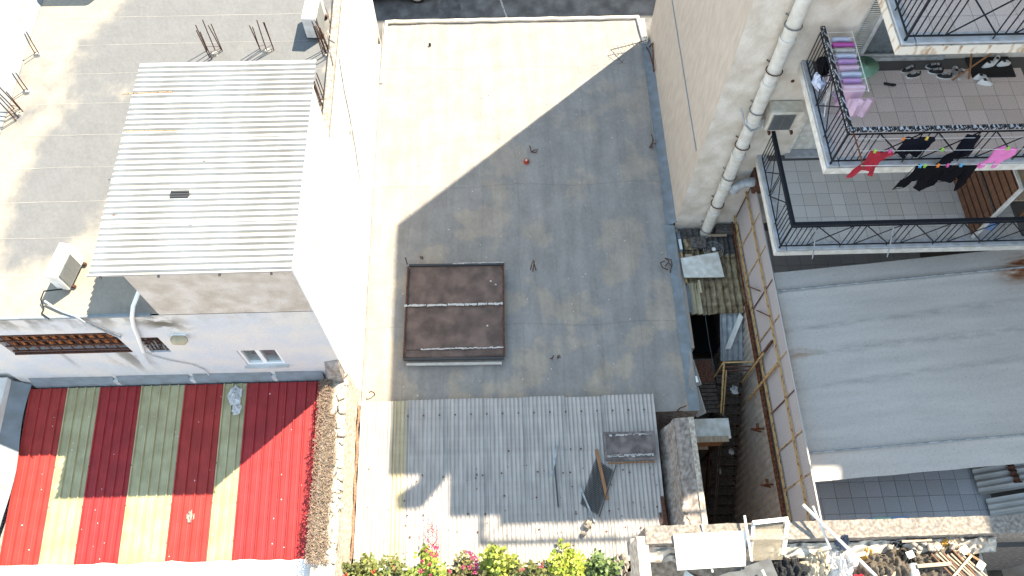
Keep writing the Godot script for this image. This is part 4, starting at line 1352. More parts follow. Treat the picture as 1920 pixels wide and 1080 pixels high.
func garment(called: String, outline: Array, z: float, m: Material, label: String, sd: int, cat := "garment") -> void:
	# outline in x, y; hangs in a slightly rippled vertical sheet
	var h := noise(sd, 1.6, 2)
	var b := MB.new()
	var flat := PackedVector2Array()
	for p in outline:
		flat.append(Vector2(p[0], p[1]))
	# cut the outline into small cells so that the cloth can ripple
	var lo := flat[0]
	var hi := flat[0]
	for p in flat:
		lo = lo.min(p); hi = hi.max(p)
	var bend := func(p: Vector2, dz: float) -> Vector3:
		var r := 0.06 * h.get_noise_2d(p.x * 4.0, p.y * 1.2) + 0.03 * sin(p.x * 26.0 + sd) * clampf((hi.y - p.y) * 2.0, 0.1, 1.0)
		return V(p.x, p.y, z + r + dz)
	var n := 7
	var cw := (hi - lo) / n
	for i in n:
		for j in n:
			var c := lo + Vector2(i, j) * cw
			var cell := PackedVector2Array([c, c + Vector2(cw.x, 0), c + cw, c + Vector2(0, cw.y)])
			for poly in Geometry2D.intersect_polygons(flat, cell):
				var t := Geometry2D.triangulate_polygon(poly)
				for k in range(0, t.size(), 3):
					for dz in [-0.006, 0.006]:
						var q := [bend.call(poly[t[k]], dz), bend.call(poly[t[k + 1]], dz), bend.call(poly[t[k + 2]], dz)]
						b.face(q, (q[0] + q[1] + q[2]) / 3 - V(0, 0, dz))
	for i in flat.size():
		var a := flat[i]
		var e := flat[(i + 1) % flat.size()]
		b.face([bend.call(a, -0.006), bend.call(e, -0.006), bend.call(e, 0.006), bend.call(a, 0.006)], V((lo.x + hi.x) / 2, (lo.y + hi.y) / 2, z))
	solo(called, b, m, label, cat)

func peg(at: Vector3, m: Material, label: String) -> void:
	var b := MB.new()
	b.cbox(at + V(-0.009, 0, 0), V(0.008, 0.045, 0.012), 0.003)
	b.cbox(at + V(0.009, 0, 0.004), V(0.008, 0.045, 0.012), 0.003, Basis(V(0, 0, 1), 0.15))
	solo("clothes_peg", b, m, label, "clothes peg", "clothes pegs on the lines")

func shoe(at: Vector3, turn: float, upper: Material, sole: Material, label: String, grp: String) -> void:
	var o := thing("shoe", label, "shoe", Vector3.ZERO, grp)
	var b := MB.new()
	var f := func(y: float, k: float) -> Array:
		var r := []
		for i in 16:
			var a := TAU * i / 16.0
			var x := 0.145 * cos(a)
			var w := (0.05 + 0.012 * cos(a)) * k
			if absf(cos(a)) < 0.5: w *= 0.92
			r.append(V(x * (0.98 if k < 1 else 1.0), y, w * sin(a)))
		return r
	var r0: Array = f.call(0.0, 1.0)
	var r1: Array = f.call(0.028, 1.04)
	for i in 16:
		b.face([r0[i], r0[(i + 1) % 16], r1[(i + 1) % 16], r1[i]], V(0, 0.014, 0))
		b.face([r1[i], r1[(i + 1) % 16], V(0, 0.03, 0)], V(0, 0, 0))
	part(o, "sole", b, sole)
	b = MB.new()
	b.grid(16, 8, func(s: float, t: float) -> Vector3:
		var a := TAU * s
		var x := 0.135 * cos(a)
		var hgt := lerpf(0.105, 0.055, clampf((x + 0.09) / 0.2, 0, 1))
		var q := sin(t * PI * 0.5)
		var k := 1.0 - 0.55 * q * q
		return V(x * (1.0 - 0.3 * q * q) - 0.02 * q, 0.026 + hgt * t, (0.048 + 0.01 * cos(a)) * sin(a) * k))
	part(o, "upper", b, upper)
	b = MB.new()
	b.tube([V(-0.05, 0.118, 0), V(-0.05, 0.124, 0)], [0.036, 0.03], 10)
	part(o, "opening", b, M.shoe_black if upper != M.shoe_black else M.shoe_grey)
	b = MB.new()
	for i in 4:
		b.cbox(V(0.0 + i * 0.02, 0.113 - i * 0.008, 0), V(0.004, 0.006, 0.022), 0.002)
	part(o, "laces", b, sole)
	o.position = at
	o.rotation.y = turn

func make_balcony_items() -> void:
	# drying rack on the middle balcony with small washing over it
	var o := thing("drying_rack", "folding white wire drying rack along the middle balcony's end railing", "drying rack", V(6.45, 10.1, -9.8))
	for x in [6.1, 6.56]:
		rod(o, "rail", V(x, 11.0, -10.62), V(x, 10.98, -9.22), 0.009, M.white_plastic)
	for i in 11:
		rod(o, "wire", V(6.1, 10.995, -10.6 + i * 0.137), V(6.56, 10.995, -10.6 + i * 0.137), 0.005, M.white_plastic)
	for q in [[V(6.1, 10.11, -10.3), V(6.1, 10.99, -9.4)], [V(6.56, 10.11, -10.3), V(6.56, 10.99, -9.4)], [V(6.1, 10.11, -9.35), V(6.1, 10.99, -10.2)], [V(6.56, 10.11, -9.35), V(6.56, 10.99, -10.2)]]:
		rod(o, "leg", q[0], q[1], 0.01, M.white_plastic)
	var rows := [[-10.45, 0.26, M.pale_blue_cloth, "pale blue cloth at the far end of the drying rack"], [-10.3, 0.3, M.magenta_cloth, "magenta cloth second from the far end of the drying rack"], [-10.16, 0.3, M.white_cloth, "white cloth next to the magenta one on the drying rack"], [-10.02, 0.34, M.pale_blue_cloth, "bluish white cloth in the rack's far half, past the white one"], [-9.88, 0.42, M.lilac_cloth, "lilac cloth in the middle of the drying rack"], [-9.72, 0.42, M.pale_pink_cloth, "pale pink cloth near the middle of the drying rack"], [-9.56, 0.45, M.pale_blue_cloth, "long pale blue cloth in the rack's near half"], [-9.4, 0.42, M.lilac_cloth, "lilac cloth nearest the rack's front end but one"], [-9.24, 0.4, M.pale_pink_cloth, "rose cloth on the drying rack's front end"]]
	var k := 0
	for r in rows:
		var b := MB.new()
		var z: float = r[0]
		z = -10.45 + (z + 10.45) * 0.92
		var L: float = r[1] * 1.35
		var sd := k
		var x0 := 6.12 + rr(0, 0.05)
		var x1 := 6.54 - rr(0, 0.06)
		b.grid(12, 14, func(s: float, t: float) -> Vector3:
			var u := (t - 0.5) * 2.0
			var down := maxf(absf(u) - 0.12, 0.0) * L
			return V(lerpf(x0, x1, s) + 0.012 * sin(t * 9.0 + sd), 11.012 - down - 0.02 * u * u, z + clampf(u, -0.12, 0.12) * 0.35 + 0.02 * sin(s * 9.0 + sd * 2.0) * absf(u) + 0.03 * u))
		solo("hung_cloth", b, r[2], r[3], "laundry", "laundry on the drying rack")
		k += 1
	garment("pink_pillowcase", [[6.2, 10.95], [6.66, 10.95], [6.62, 10.5], [6.45, 10.46], [6.3, 10.44], [6.16, 10.5]], -9.08, M.pale_pink_cloth, "pale pink pillowcase hanging from the front end of the drying rack", 31, "laundry")
	# washing through the end railing
	garment("white_towel", [[6.02, 10.98], [6.1, 10.98], [6.12, 10.35], [6.04, 10.3]], -9.55, M.white_cloth, "long white towel hanging inside the middle balcony's end railing", 32, "laundry")
	var bl := MB.new()
	var h := noise(91, 1.4, 3)
	bl.grid(20, 12, func(s: float, t: float) -> Vector3:
		var a := TAU * s
		var r := 0.14 * (1.0 + 0.5 * h.get_noise_2d(cos(a) * 1.2, sin(a) * 1.2 + t * 2.0)) * sin(PI * clampf(t, 0.02, 0.98))
		return V(5.98 + r * 0.7 * cos(a), 10.98 - 0.4 * t, -10.0 + r * 1.4 * sin(a)))
	solo("black_garment", bl, M.black_cloth, "bunched black garment tied over the middle balcony's end railing", "garment")
	bl = MB.new()
	bl.grid(20, 12, func(s: float, t: float) -> Vector3:
		var a := TAU * s
		var r := 0.16 * (1.0 + 0.5 * h.get_noise_2d(cos(a) * 1.2 + 7.0, sin(a) * 1.2 + t * 2.0)) * sin(PI * clampf(t, 0.02, 0.98))
		return V(6.02 + r * 0.7 * cos(a), 10.62 - 0.38 * t, -9.95 + r * 1.2 * sin(a)))
	solo("blue_garment", bl, M.pale_blue_cloth, "crumpled pale blue garment below the bunched black one on the railing", "garment")
	# basin, brush, shoes, mat
	var ba := thing("wash_basin", "round green plastic basin beside the drying rack", "basin", V(7.08, 10.11, -10.45))
	var b2 := MB.new()
	b2.tube([V(7.08, 10.112, -10.45), V(7.08, 10.22, -10.45), V(7.08, 10.27, -10.45), V(7.08, 10.275, -10.45), V(7.08, 10.23, -10.45), V(7.08, 10.125, -10.45)], [0.17, 0.22, 0.24, 0.225, 0.21, 0.16], 24, false)
	part(ba, "bowl", b2, M.green_plastic)
	b2 = MB.new()
	b2.disc(V(7.08, 10.118, -10.45), Vector3.UP, 0.17, 0.008, 24)
	part(ba, "bottom", b2, M.green_plastic)
	b2 = MB.new()
	b2.cbox(V(7.49, 10.13, -10.1), V(0.1, 0.02, 0.028), 0.012, Basis(Vector3.UP, -0.25))
	b2.cbox(V(7.57, 10.145, -10.08), V(0.04, 0.014, 0.022), 0.008, Basis(Vector3.UP, -0.25))
	solo("scrubbing_brush", b2, M.black_rubber, "black brush lying alone on the warm balcony tiles", "brush")
	var prs := [[7.93, -10.44, 0.25, 1, "black and white trainer, left of the two nearest the basin"], [8.0, -10.3, 0.1, 1, "black and white trainer, right of the two nearest the basin"], [8.44, -10.5, -0.2, 1, "black trainer at the back of the second pair"], [8.45, -10.38, -0.15, 1, "black trainer with a pale sole, second in the back pair"], [8.58, -10.26, -0.2, 1, "black trainer in front of the second pair, beside the grey shoe"], [8.82, -10.38, 1.2, 2, "grey shoe beside the black trainers"], [8.93, -10.32, 1.1, 2, "second grey shoe, nearer the white shoes"], [9.5, -10.5, 0.3, 0, "white shoe at the back left of the black mat"], [9.68, -10.62, 0.9, 0, "white shoe at the back right of the black mat"], [9.8, -10.52, 0.2, 0, "white shoe lying rightmost on the black mat"], [9.28, -10.2, -0.1, 0, "white shoe in the front pair, farther from the railing"], [9.32, -10.08, -0.15, 0, "white shoe in the front pair, nearer the railing"]]
	for q in prs:
		var up: Material = [M.shoe_white, M.shoe_black, M.shoe_grey][q[3]]
		var on_mat: bool = q[0] > 9.4
		shoe(V(q[0], 10.135 if on_mat else 10.108, q[1]), q[2] + (PI if q[0] < 8.7 else 0.0), up, M.shoe_white, q[4], "shoes on the middle balcony")
	b2 = MB.new()
	b2.cbox(V(9.55, 10.118, -10.48), V(0.42, 0.012, 0.25), 0.005)
	solo("black_mat", b2, M.black_rubber, "black mat under the white shoes against the facade", "mat")
	b2 = MB.new()
	b2.beam(V(8.7, 10.15, -10.15), V(9.6, 10.9, -10.5), 0.025, 0.025)
	solo("wooden_stick", b2, M.orange_wood, "thin brown stick slanting over the shoes", "stick")
	b2 = MB.new()
	b2.beam(V(9.05, 10.12, -10.2), V(8.92, 10.75, -10.6), 0.025, 0.025)
	solo("wooden_stick", b2, M.orange_wood, "short brown stick crossing the slanting one", "stick")
	b2 = MB.new()
	b2.tube([V(6.6, 10.35, -9.9), V(7.1, 10.14, -9.95)], 0.01, 5)
	solo("thin_rod", b2, M.galvanised, "thin metal rod lying under the drying rack", "rod")
	# clothes lines on arms outside the middle balcony
	for q in [[-7.95, 11.0, "inner"], [-7.65, 11.0, "outer"], [-8.2, 11.0, "railing-side"]]:
		var l := MB.new()
		var pts := []
		for i in 13:
			var s := i / 12.0
			pts.append(V(6.05 + 6.5 * s, q[1] - 0.05 * 4.0 * s * (1 - s), q[0]))
		l.tube(pts, 0.004, 4)
		solo("clothes_line", l, M.white_plastic, "thin clothes line outside the middle balcony, the " + q[2] + " one", "clothes line")
	var arm := MB.new()
	arm.tube([V(6.05, 11.05, -8.3), V(6.08, 11.02, -7.95), V(6.1, 10.98, -7.6)], 0.014, 6)
	solo("line_bracket", arm, M.rusty, "rusty bracket arm carrying the clothes lines at the balcony corner", "bracket")
	garment("red_blouse", [[6.28, 11.0], [6.42, 10.985], [6.66, 10.98], [6.7, 10.93], [6.56, 10.7], [6.6, 10.45], [6.62, 10.24], [6.54, 10.24], [6.48, 10.48], [6.34, 10.46], [6.24, 10.28], [6.14, 10.26], [6.2, 10.5], [6.3, 10.72]], -7.94, M.red_cloth, "dark red sleeved top hanging from the clothes line", 41)
	garment("black_sweatshirt", [[7.0, 10.97], [7.5, 10.96], [7.56, 10.6], [7.5, 10.28], [7.28, 10.24], [7.24, 10.5], [7.12, 10.52], [7.08, 10.3], [6.86, 10.32], [6.92, 10.6]], -7.64, M.black_cloth, "black trousers pegged on the outer clothes line", 42)
	garment("black_hood", [[6.95, 11.0], [7.42, 11.02], [7.5, 10.9], [7.46, 10.6], [7.3, 10.48], [7.12, 10.5], [6.92, 10.56], [6.98, 10.8]], -8.19, M.black_cloth_b, "small black garment on the line nearest the railing, left one", 43)
	garment("black_jumper", [[7.5, 10.97], [8.05, 10.95], [8.12, 10.3], [8.0, 10.2], [7.95, 10.5], [7.86, 10.46], [7.56, 10.48], [7.46, 10.2], [7.4, 10.24], [7.46, 10.6]], -7.66, M.black_cloth, "black jumper with long hanging sleeves on the outer line", 44)
	garment("black_leggings", [[7.98, 11.02], [8.22, 11.02], [8.26, 10.6], [8.1, 10.2], [7.86, 10.1], [7.8, 10.3], [7.96, 10.6]], -8.2, M.black_cloth_b, "narrow black garment on the line nearest the railing, right one", 45)
	garment("pink_blouse", [[8.42, 10.98], [8.8, 10.97], [8.86, 10.75], [8.76, 10.6], [8.7, 10.42], [8.62, 10.44], [8.62, 10.6], [8.5, 10.56], [8.42, 10.42], [8.34, 10.44], [8.42, 10.7]], -7.96, M.pink_cloth, "bright pink top hanging from the clothes line", 46)
	peg(V(6.36, 11.0, -7.94), M.peg_green, "green clothes peg at the red top's shoulder")
	peg(V(6.62, 10.99, -7.94), M.peg_pink, "pink clothes peg at the red top's other shoulder")
	peg(V(7.06, 10.97, -7.64), M.peg_blue, "blue clothes peg on the black trousers")
	peg(V(7.14, 10.97, -7.64), M.peg_green, "green clothes peg beside the blue one on the black trousers")
	peg(V(7.36, 10.97, -7.64), M.peg_orange, "orange clothes peg on the black trousers")
	peg(V(7.52, 10.97, -7.64), M.peg_pink, "pink clothes peg between the black trousers and the jumper")
	peg(V(7.3, 11.0, -8.18), M.peg_yellow, "yellow clothes peg above the small black garment")
	peg(V(6.9, 11.0, -8.18), M.peg_orange, "orange clothes peg alone on the line nearest the railing")
	peg(V(7.75, 10.97, -7.64), M.peg_blue, "blue clothes peg on the black jumper")
	peg(V(8.05, 10.97, -7.64), M.peg_pink, "pink clothes peg on the black jumper's shoulder")
	peg(V(7.5, 11.0, -7.94), M.peg_green, "green clothes peg on the inner line behind the black clothes")
	peg(V(8.62, 10.99, -7.94), M.peg_green, "green clothes peg on the bright pink top")
	# brown slatted partition and the table behind it on the lower balcony
	var s := thing("slatted_partition", "brown slatted wooden partition across the lower balcony", "partition", V(10.2, 7.05, -9.5))
	for i in 9:
		bar(s, "slat", V(10.2, 7.15 + i * 0.2, -10.68), V(10.2, 7.15 + i * 0.2, -8.5), 0.03, 0.15, M.wood_brown)
	part(s, "backing", block(V(10.22, 7.08, -10.68), V(10.235, 8.9, -8.5)), M.wood_brown)
	bar(s, "post", V(10.2, 7.05, -8.46), V(10.2, 8.92, -8.46), 0.06, 0.06, M.aluminium)
	bar(s, "cap_rail", V(10.2, 8.93, -10.68), V(10.2, 8.93, -8.44), 0.06, 0.03, M.aluminium)
	bar(s, "mid_rail", V(10.185, 8.0, -10.68), V(10.185, 8.0, -8.5), 0.02, 0.06, M.wood_deck)
	var t := thing("balcony_table", "brown table behind the partition at the picture's edge", "table", V(11.0, 7.05, -9.3))
	var tb := MB.new()
	tb.cbox(V(11.0, 7.8, -9.4), V(0.5, 0.022, 0.5), 0.006)
	part(t, "tabletop", tb, M.wood_pale)
	for q in [V(10.6, 7.05, -8.98), V(11.4, 7.05, -8.98), V(10.6, 7.05, -9.82), V(11.4, 7.05, -9.82)]:
		bar(t, "leg", q, q + V(0, 0.73, 0), 0.05, 0.05, M.orange_wood)
	var yl := MB.new()
	for i in 3:
		yl.tube([V(10.82 + i * 0.05, 7.84, -9.62), V(10.9 + i * 0.05, 7.9, -9.5), V(10.98 + i * 0.05, 7.84, -9.4)], [0.03, 0.05, 0.03], 8)
	solo("yellow_cloth", yl, M.yellow_cloth, "yellow cloth bundle on the brown balcony table", "cloth")
	yl = MB.new()
	yl.tube([V(10.62, 7.822, -9.35), V(10.62, 7.92, -9.35)], [0.05, 0.055], 12)
	solo("white_cup", yl, M.white_plastic, "white cup at the corner of the brown balcony table", "cup")
	yl = MB.new()
	yl.tube([V(10.62, 7.06, -8.75), V(10.62, 7.3, -8.75), V(10.62, 7.31, -8.75), V(10.62, 7.12, -8.75)], [0.12, 0.15, 0.14, 0.11], 16)
	solo("blue_bucket", yl, M.blue_plastic, "blue bucket behind the railing beside the partition's post", "bucket")
	for q in [[6.5, 1.0], [8.1, 0.5]]:
		var a2 := MB.new()
		a2.tube([V(q[0], 7.9, -8.31), V(q[0] + 0.1, 7.4, -8.15), V(q[0] + 0.16, 7.05, -8.05)], 0.014, 5)
		solo("line_bracket", a2, M.galvanised, "grey bracket arm on the lower balcony railing, " + ("nearer the corner" if q[0] < 7 else "farther from the corner"), "bracket")

func corrugated(b: MB, a: Vector3, u: Vector3, w: Vector3, pitch: float, amp: float, rows := 3, wob := 0.004, sd := 1) -> void:
	# a sheet with corner a, waves across u, ribs running along w
	var waves: int = maxi(1, int(round(u.length() / pitch)))
	var up := w.cross(u).normalized()
	if up.y < 0: up = -up
	var h := noise(sd, 0.9, 2)
	b.grid(waves * 8, rows, func(s: float, t: float) -> Vector3:
		return a + u * s + w * t + up * (amp * cos(s * waves * TAU) + wob * h.get_noise_2d(s * 4.0, t * 3.0)))

func make_terrace() -> void:
	var o := thing("terrace", "tiled terrace beneath the grey awning", "terrace", V(9, 0, -6.5))
	part(o, "wall", block(V(6.2, 0, -10.7), V(12.88, 4.05, -2.5)), M.concrete)
	part(o, "bedding", block(V(6.18, 4.05, -10.72), V(12.88, 4.096, -2.5)), M.grout)
	tiles(o, 6.28, 10.8, -10.7, -2.6, 4.1, 0.343, M.tile_dark, M.tile_dark_b, func(c: Vector3) -> bool: return c.z > -4.75 or c.z < -8.2)
	var m := MB.new()
	m.cbox(V(8.36, 4.118, -3.0), V(0.42, 0.008, 0.2), 0.003)
	var t := thing("floor_mat", "narrow blue and green mat on the terrace tiles", "mat", V(8.36, 4.11, -3.0))
	part(t, "mat", m, M.blue_plastic)
	m = MB.new()
	m.cbox(V(8.2, 4.129, -3.0), V(0.2, 0.004, 0.19), 0.002)
	part(t, "green_half", m, M.green_plastic)
	for i in 2:
		m = MB.new()
		var z0 := -4.42 + i * 0.92
		corrugated(m, V(10.42 + i * 0.12, 4.2, z0), V(0.02, 0.0, 0.84), V(1.9, 0.75, -0.15), 0.14, 0.025, 4, 0.03, 5 + i)
		var sh := solo("corrugated_sheet", m, M.white_sheet, ["white corrugated sheet with a dark stain leaning over the terrace's east end, the farther one", "white corrugated sheet leaning beside the stained one, nearer the parapet"][i], "corrugated sheet", "corrugated sheets on the terrace")
		m = MB.new()
		var h := noise(300 + i, 2.0, 3)
		if i == 0:
			m.grid(10, 20, func(s: float, tt: float) -> Vector3:
				var q := (s - 0.5) * (0.14 + 0.07 * h.get_noise_1d(tt * 6.0))
				return V(11.05 + 0.1 * tt + q, 4.2 + 0.63 / 1.9 * (0.9 + q) + 0.052 + 0.025 * cos(tt * 5 * TAU), -4.42 + 0.05 + 0.62 * tt))
			part(sh, "stain", m, M.rust_dark)
	# awning
	var aw := thing("awning", "large grey cloth awning stretched over the terrace on two tubes", "awning", V(8.8, 5.8, -6))
	var b := MB.new()
	var h2 := noise(51, 0.5, 3)
	var top := func(s: float, tt: float) -> Vector3:
		var nw := V(6.2, 5.95, -8.3)
		var ne := V(12.7, 5.95, -8.85)
		var sw := V(6.26, 5.75, -4.22)
		var se := V(12.7, 5.75, -4.6)
		var p: Vector3 = nw.lerp(ne, s).lerp(sw.lerp(se, s), tt)
		var sag := -0.07 * sin(PI * tt) * (0.4 + 0.6 * s) + 0.025 * h2.get_noise_2d(s * 1.5, tt * 9.0)
		sag += 0.03 * exp(-pow((tt - 0.12) / 0.02, 2.0))
		return p + V(0, sag, 0)
	b.grid(70, 60, top)
	for i in b.v.size():
		b.u[i] = Vector2(b.u[i].x, b.u[i].y * 0.88)
	part(aw, "cloth", b, M.awning)
	b = MB.new()
	b.grid(70, 8, func(s: float, tt: float) -> Vector3:
		var sw := V(6.26, 5.75, -4.22)
		var se := V(12.7, 5.75, -4.6)
		return sw.lerp(se, s) + V(0, -0.12 * tt + 0.03 * exp(-pow(tt / 0.15, 2.0)) + 0.004 * sin(s * 40.0) * tt, 0.56 * tt + 0.004 * sin(s * 31.0) * tt))
	for i in b.v.size():
		b.u[i] = Vector2(b.u[i].x, 0.88 + 0.12 * b.u[i].y)
	part(aw, "valance", b, M.awning)
	rod(aw, "tube", V(6.08, 5.99, -7.82), V(12.7, 6.0, -8.33), 0.022, M.galvanised)
	rod(aw, "tube", V(6.08, 5.81, -4.2), V(12.7, 5.81, -4.58), 0.022, M.galvanised)
	for z in [-7.82, -4.2]:
		b = MB.new()
		b.cbox(V(6.2, 5.97 if z < -6 else 5.8, z), V(0.1, 0.03, 0.04), 0.01)
		part(aw, "clamp", b, M.galvanised)
	rod(aw, "edge_rope", V(6.19, 5.93, -8.3), V(6.25, 5.74, -4.2), 0.02, M.black_rubber)
	# mesh fence on the terrace's alley side
	var f := thing("mesh_fence", "rusty framed fence clad in pale wire mesh between the alley and the awning", "fence", V(6.05, 4.5, -6.6))
	var zs := []
	var z := -10.6
	while z < -2.3:
		zs.append(z)
		z += 0.86
	for i in zs.size():
		bar(f, "post", V(6.04, 4.5, zs[i]), V(6.06, 6.2, zs[i]), 0.02, 0.02, M.rusty_yellow if i % 3 else M.rusty)
	bar(f, "bottom_rail", V(6.02, 4.62, -10.65), V(6.02, 4.62, -2.4), 0.045, 0.045, M.rusty_yellow)
	bar(f, "lower_rail", V(6.03, 4.3, -10.65), V(6.03, 4.3, -2.4), 0.04, 0.04, M.rusty)
	bar(f, "middle_rail", V(6.02, 5.72, -10.65), V(6.02, 5.72, -2.4), 0.04, 0.04, M.rusty_yellow)
	bar(f, "top_rail", V(6.07, 6.21, -10.65), V(6.07, 6.21, -2.4), 0.03, 0.03, M.mesh_wire)
	for i in zs.size() - 1:
		part(f, "mesh_panel", block(V(6.075, 4.66, zs[i] + 0.02), V(6.085, 6.19, zs[i + 1] - 0.02)), M.mesh_pink)
	var wr := MB.new()
	z = -10.6
	while z < -2.4:
		wr.beam(V(6.065, 4.64, z), V(6.065, 6.2, z), 0.007, 0.007)
		z += 0.06
	for i in 26:
		wr.beam(V(6.06, 4.66 + i * 0.06, -10.6), V(6.06, 4.66 + i * 0.06, -2.4), 0.007, 0.007)
	var wm := part(f, "wire_mesh", wr, M.mesh_wire)
	wm.set_meta("kind", "stuff")
	for q in [[-7.82, 5.3], [-8.6, 5.0]]:
		rod(f, "brace", V(6.0, q[1] - 0.3, q[0]), V(6.0, q[1] + 0.45, q[0] + 0.5), 0.015, M.rusty)

func make_alley() -> void:
	struct("alley_floor", block(V(4.5, -0.02, -10.7), V(6.2, 0.02, -2.0)), M.earth)
	# corrugated cladding on the alley's east side
	var o := thing("corrugated_wall", "grey corrugated sheet wall on the alley's east side with a rusty top edge", "wall", V(6.14, 0, -5.6))
	for i in 7:
		var b := MB.new()
		var z0 := -8.5 + i * 0.88
		var n := 5
		for r in n:
			var zz := z0 + r * 0.178
			var pr := [[0.0, 0.0], [0.03, -0.032], [0.085, -0.032], [0.115, 0.0], [0.178, 0.0]]
			for j in 4:
				b.quad(V(6.14 + pr[j][1] - 0.002 * (i % 2), 0.1, zz + pr[j][0]), V(6.14 + pr[j + 1][1] - 0.002 * (i % 2), 0.1, zz + pr[j + 1][0]), V(6.14 + pr[j + 1][1] - 0.002 * (i % 2), 3.98, zz + pr[j + 1][0]), V(6.14 + pr[j][1] - 0.002 * (i % 2), 3.98, zz + pr[j][0]))
		part(o, "cladding_sheet", b, M.cladding)
	bar(o, "top_angle", V(6.1, 4.0, -8.5), V(6.1, 4.0, -2.3), 0.05, 0.03, M.rusty)
	for zq in [-5.35, -4.05]:
		var br := MB.new()
		br.beam(V(6.1, 3.75, zq), V(5.8, 3.75, zq), 0.04, 0.03)
		br.beam(V(6.1, 3.5, zq), V(5.82, 3.72, zq), 0.03, 0.03)
		br.beam(V(5.95, 3.8, zq - 0.12), V(5.95, 3.8, zq + 0.06), 0.06, 0.03)
		part(o, "bracket", br, M.rusty)
	# stair down the alley
	o = thing("alley_stair", "rusty steel stair going down the dark alley", "stair", V(5.6, 0, -5.2))
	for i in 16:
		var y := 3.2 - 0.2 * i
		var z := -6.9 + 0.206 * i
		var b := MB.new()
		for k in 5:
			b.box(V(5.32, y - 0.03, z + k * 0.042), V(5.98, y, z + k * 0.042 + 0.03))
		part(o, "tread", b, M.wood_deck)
	for x in [5.3, 6.0]:
		bar(o, "stringer", V(x, 3.1, -6.95), V(x, -0.1, -3.65), 0.03, 0.16, M.rust_dark)
	bar(o, "handrail", V(5.27, 4.25, -6.85), V(5.27, 3.33, -5.9), 0.035, 0.035, M.rusty_yellow)
	bar(o, "handrail", V(5.27, 3.33, -5.9), V(5.27, 1.05, -3.55), 0.03, 0.03, M.wood_deck)
	bar(o, "handrail", V(5.38, 3.95, -6.75), V(5.37, 3.13, -5.9), 0.03, 0.03, M.rusty_yellow)
	bar(o, "handrail", V(5.37, 3.13, -5.9), V(5.36, 0.75, -3.5), 0.026, 0.026, M.wood_deck)
	for i in 5:
		var q := V(5.27, 3.2 - 0.75 * i, -6.85 + 0.77 * i)
		bar(o, "upright", q, q + V(0, 1.05, 0), 0.03, 0.03, M.rusty_yellow if i < 2 else M.rust_dark)
	bar(o, "post", V(6.0, 3.1, -6.78), V(6.0, 5.62, -6.78), 0.05, 0.05, M.rust_dark)
	bar(o, "post", V(6.0, 3.2, -6.22), V(6.0, 5.62, -6.22), 0.045, 0.045, M.rusty_yellow)
	bar(o, "post", V(5.94, 3.2, -6.7), V(5.94, 5.1, -6.7), 0.035, 0.035, M.rusty_yellow)
	for y in [4.25, 3.95, 3.7]:
		bar(o, "gate_rail", V(5.27, y, -6.83), V(5.98, y, -6.83), 0.03, 0.025, M.rusty_yellow if y > 4 else M.rust_dark)
	var w := MB.new()
	for q in [[V(5.75, 2.72, -6.35), 0.1], [V(5.7, 1.2, -4.78), 0.07], [V(5.5, 0.8, -4.4), 0.06]]:
		pass
	rag("white_rag", V(5.78, 2.98, -6.58), 0.09, M.white_cloth, "white plastic bag high on the alley stair", 15)
	rag("white_rag", V(5.82, 1.78, -5.35), 0.06, M.white_cloth, "small white scrap halfway down the alley stair", 16)
	rag("white_rag", V(5.55, 1.4, -4.95), 0.05, M.concrete_pale, "dull pale scrap low on the alley stair", 17)
	# landing
	o = thing("timber_landing", "dark timber landing at the head of the alley stair", "landing", V(4.95, 0, -6.6))
	part(o, "plywood", block(V(4.62, 3.16, -7.35), V(5.29, 3.2, -6.68)), M.wood_deck)
	part(o, "plywood", block(V(4.84, 3.203, -7.3), V(5.26, 3.215, -6.72)), M.rust_dark)
	for i in 7:
		part(o, "plank", block(V(4.6, 3.165 + rr(0, 0.01), -6.66 + i * 0.105), V(5.28, 3.2 + rr(0, 0.01), -6.575 + i * 0.105)), M.wood_deck)
	for q in [V(4.7, 0, -7.3), V(5.2, 0, -7.3), V(4.7, 0, -6.0), V(5.2, 0, -6.0)]:
		bar(o, "leg", q, q + V(0, 3.16, 0), 0.08, 0.08, M.wood_deck)
	var b3 := MB.new()
	b3.cbox(V(5.0, 3.35, -5.5), V(0.42, 0.03, 0.25), 0.01)
	var tb := thing("white_table", "dirty white tabletop at the landing's end behind the concrete stub wall", "table", V(5.0, 0, -5.62))
	part(tb, "tabletop", b3, M.white_board)
	for q in [V(4.65, 0, -5.8), V(5.35, 0, -5.8), V(4.65, 0, -5.45), V(5.35, 0, -5.45)]:
		bar(tb, "leg", q, q + V(0, 3.32, 0), 0.05, 0.05, M.wood_deck)
	var cb := thing("wooden_shelf", "brown wooden shelf box with a pale top edge below the white tabletop", "shelf", V(4.95, 2.9, -5.2))
	part(cb, "top_board", block(V(4.45, 3.46, -5.28), V(5.32, 3.5, -5.14)), M.wood_pale)
	part(cb, "front_board", block(V(4.47, 2.95, -5.22), V(5.25, 3.458, -5.19)), M.orange_wood)
	part(cb, "bottom_board", block(V(4.5, 2.9, -5.24), V(4.95, 2.94, -5.12)), M.wood_pale)
	for q in [[V(4.63, 3.45, -6.85), 0.0, "white board standing against the roof edge over the landing, the upper one"], [V(4.66, 3.4, -6.15), 0.1, "white board standing against the roof edge over the landing, the lower one"]]:
		var wb := MB.new()
		var bs := Basis(Vector3.UP, 0.16) * Basis(V(0, 0, 1), 0.95)
		wb.cbox(q[0] + V(0.06, 0.0, 0), V(0.16, 0.012, 0.33), 0.004, bs)
		solo("leaning_board", wb, M.white_board, q[2], "board", "white boards over the landing")
	var wp := MB.new()
	wp.tube([V(4.58, 4.1, -6.55), V(4.6, 4.1, -6.4)], 0.05, 10)
	solo("white_pipe_end", wp, M.white_plastic, "short white pipe end on the roof edge over the landing", "pipe")
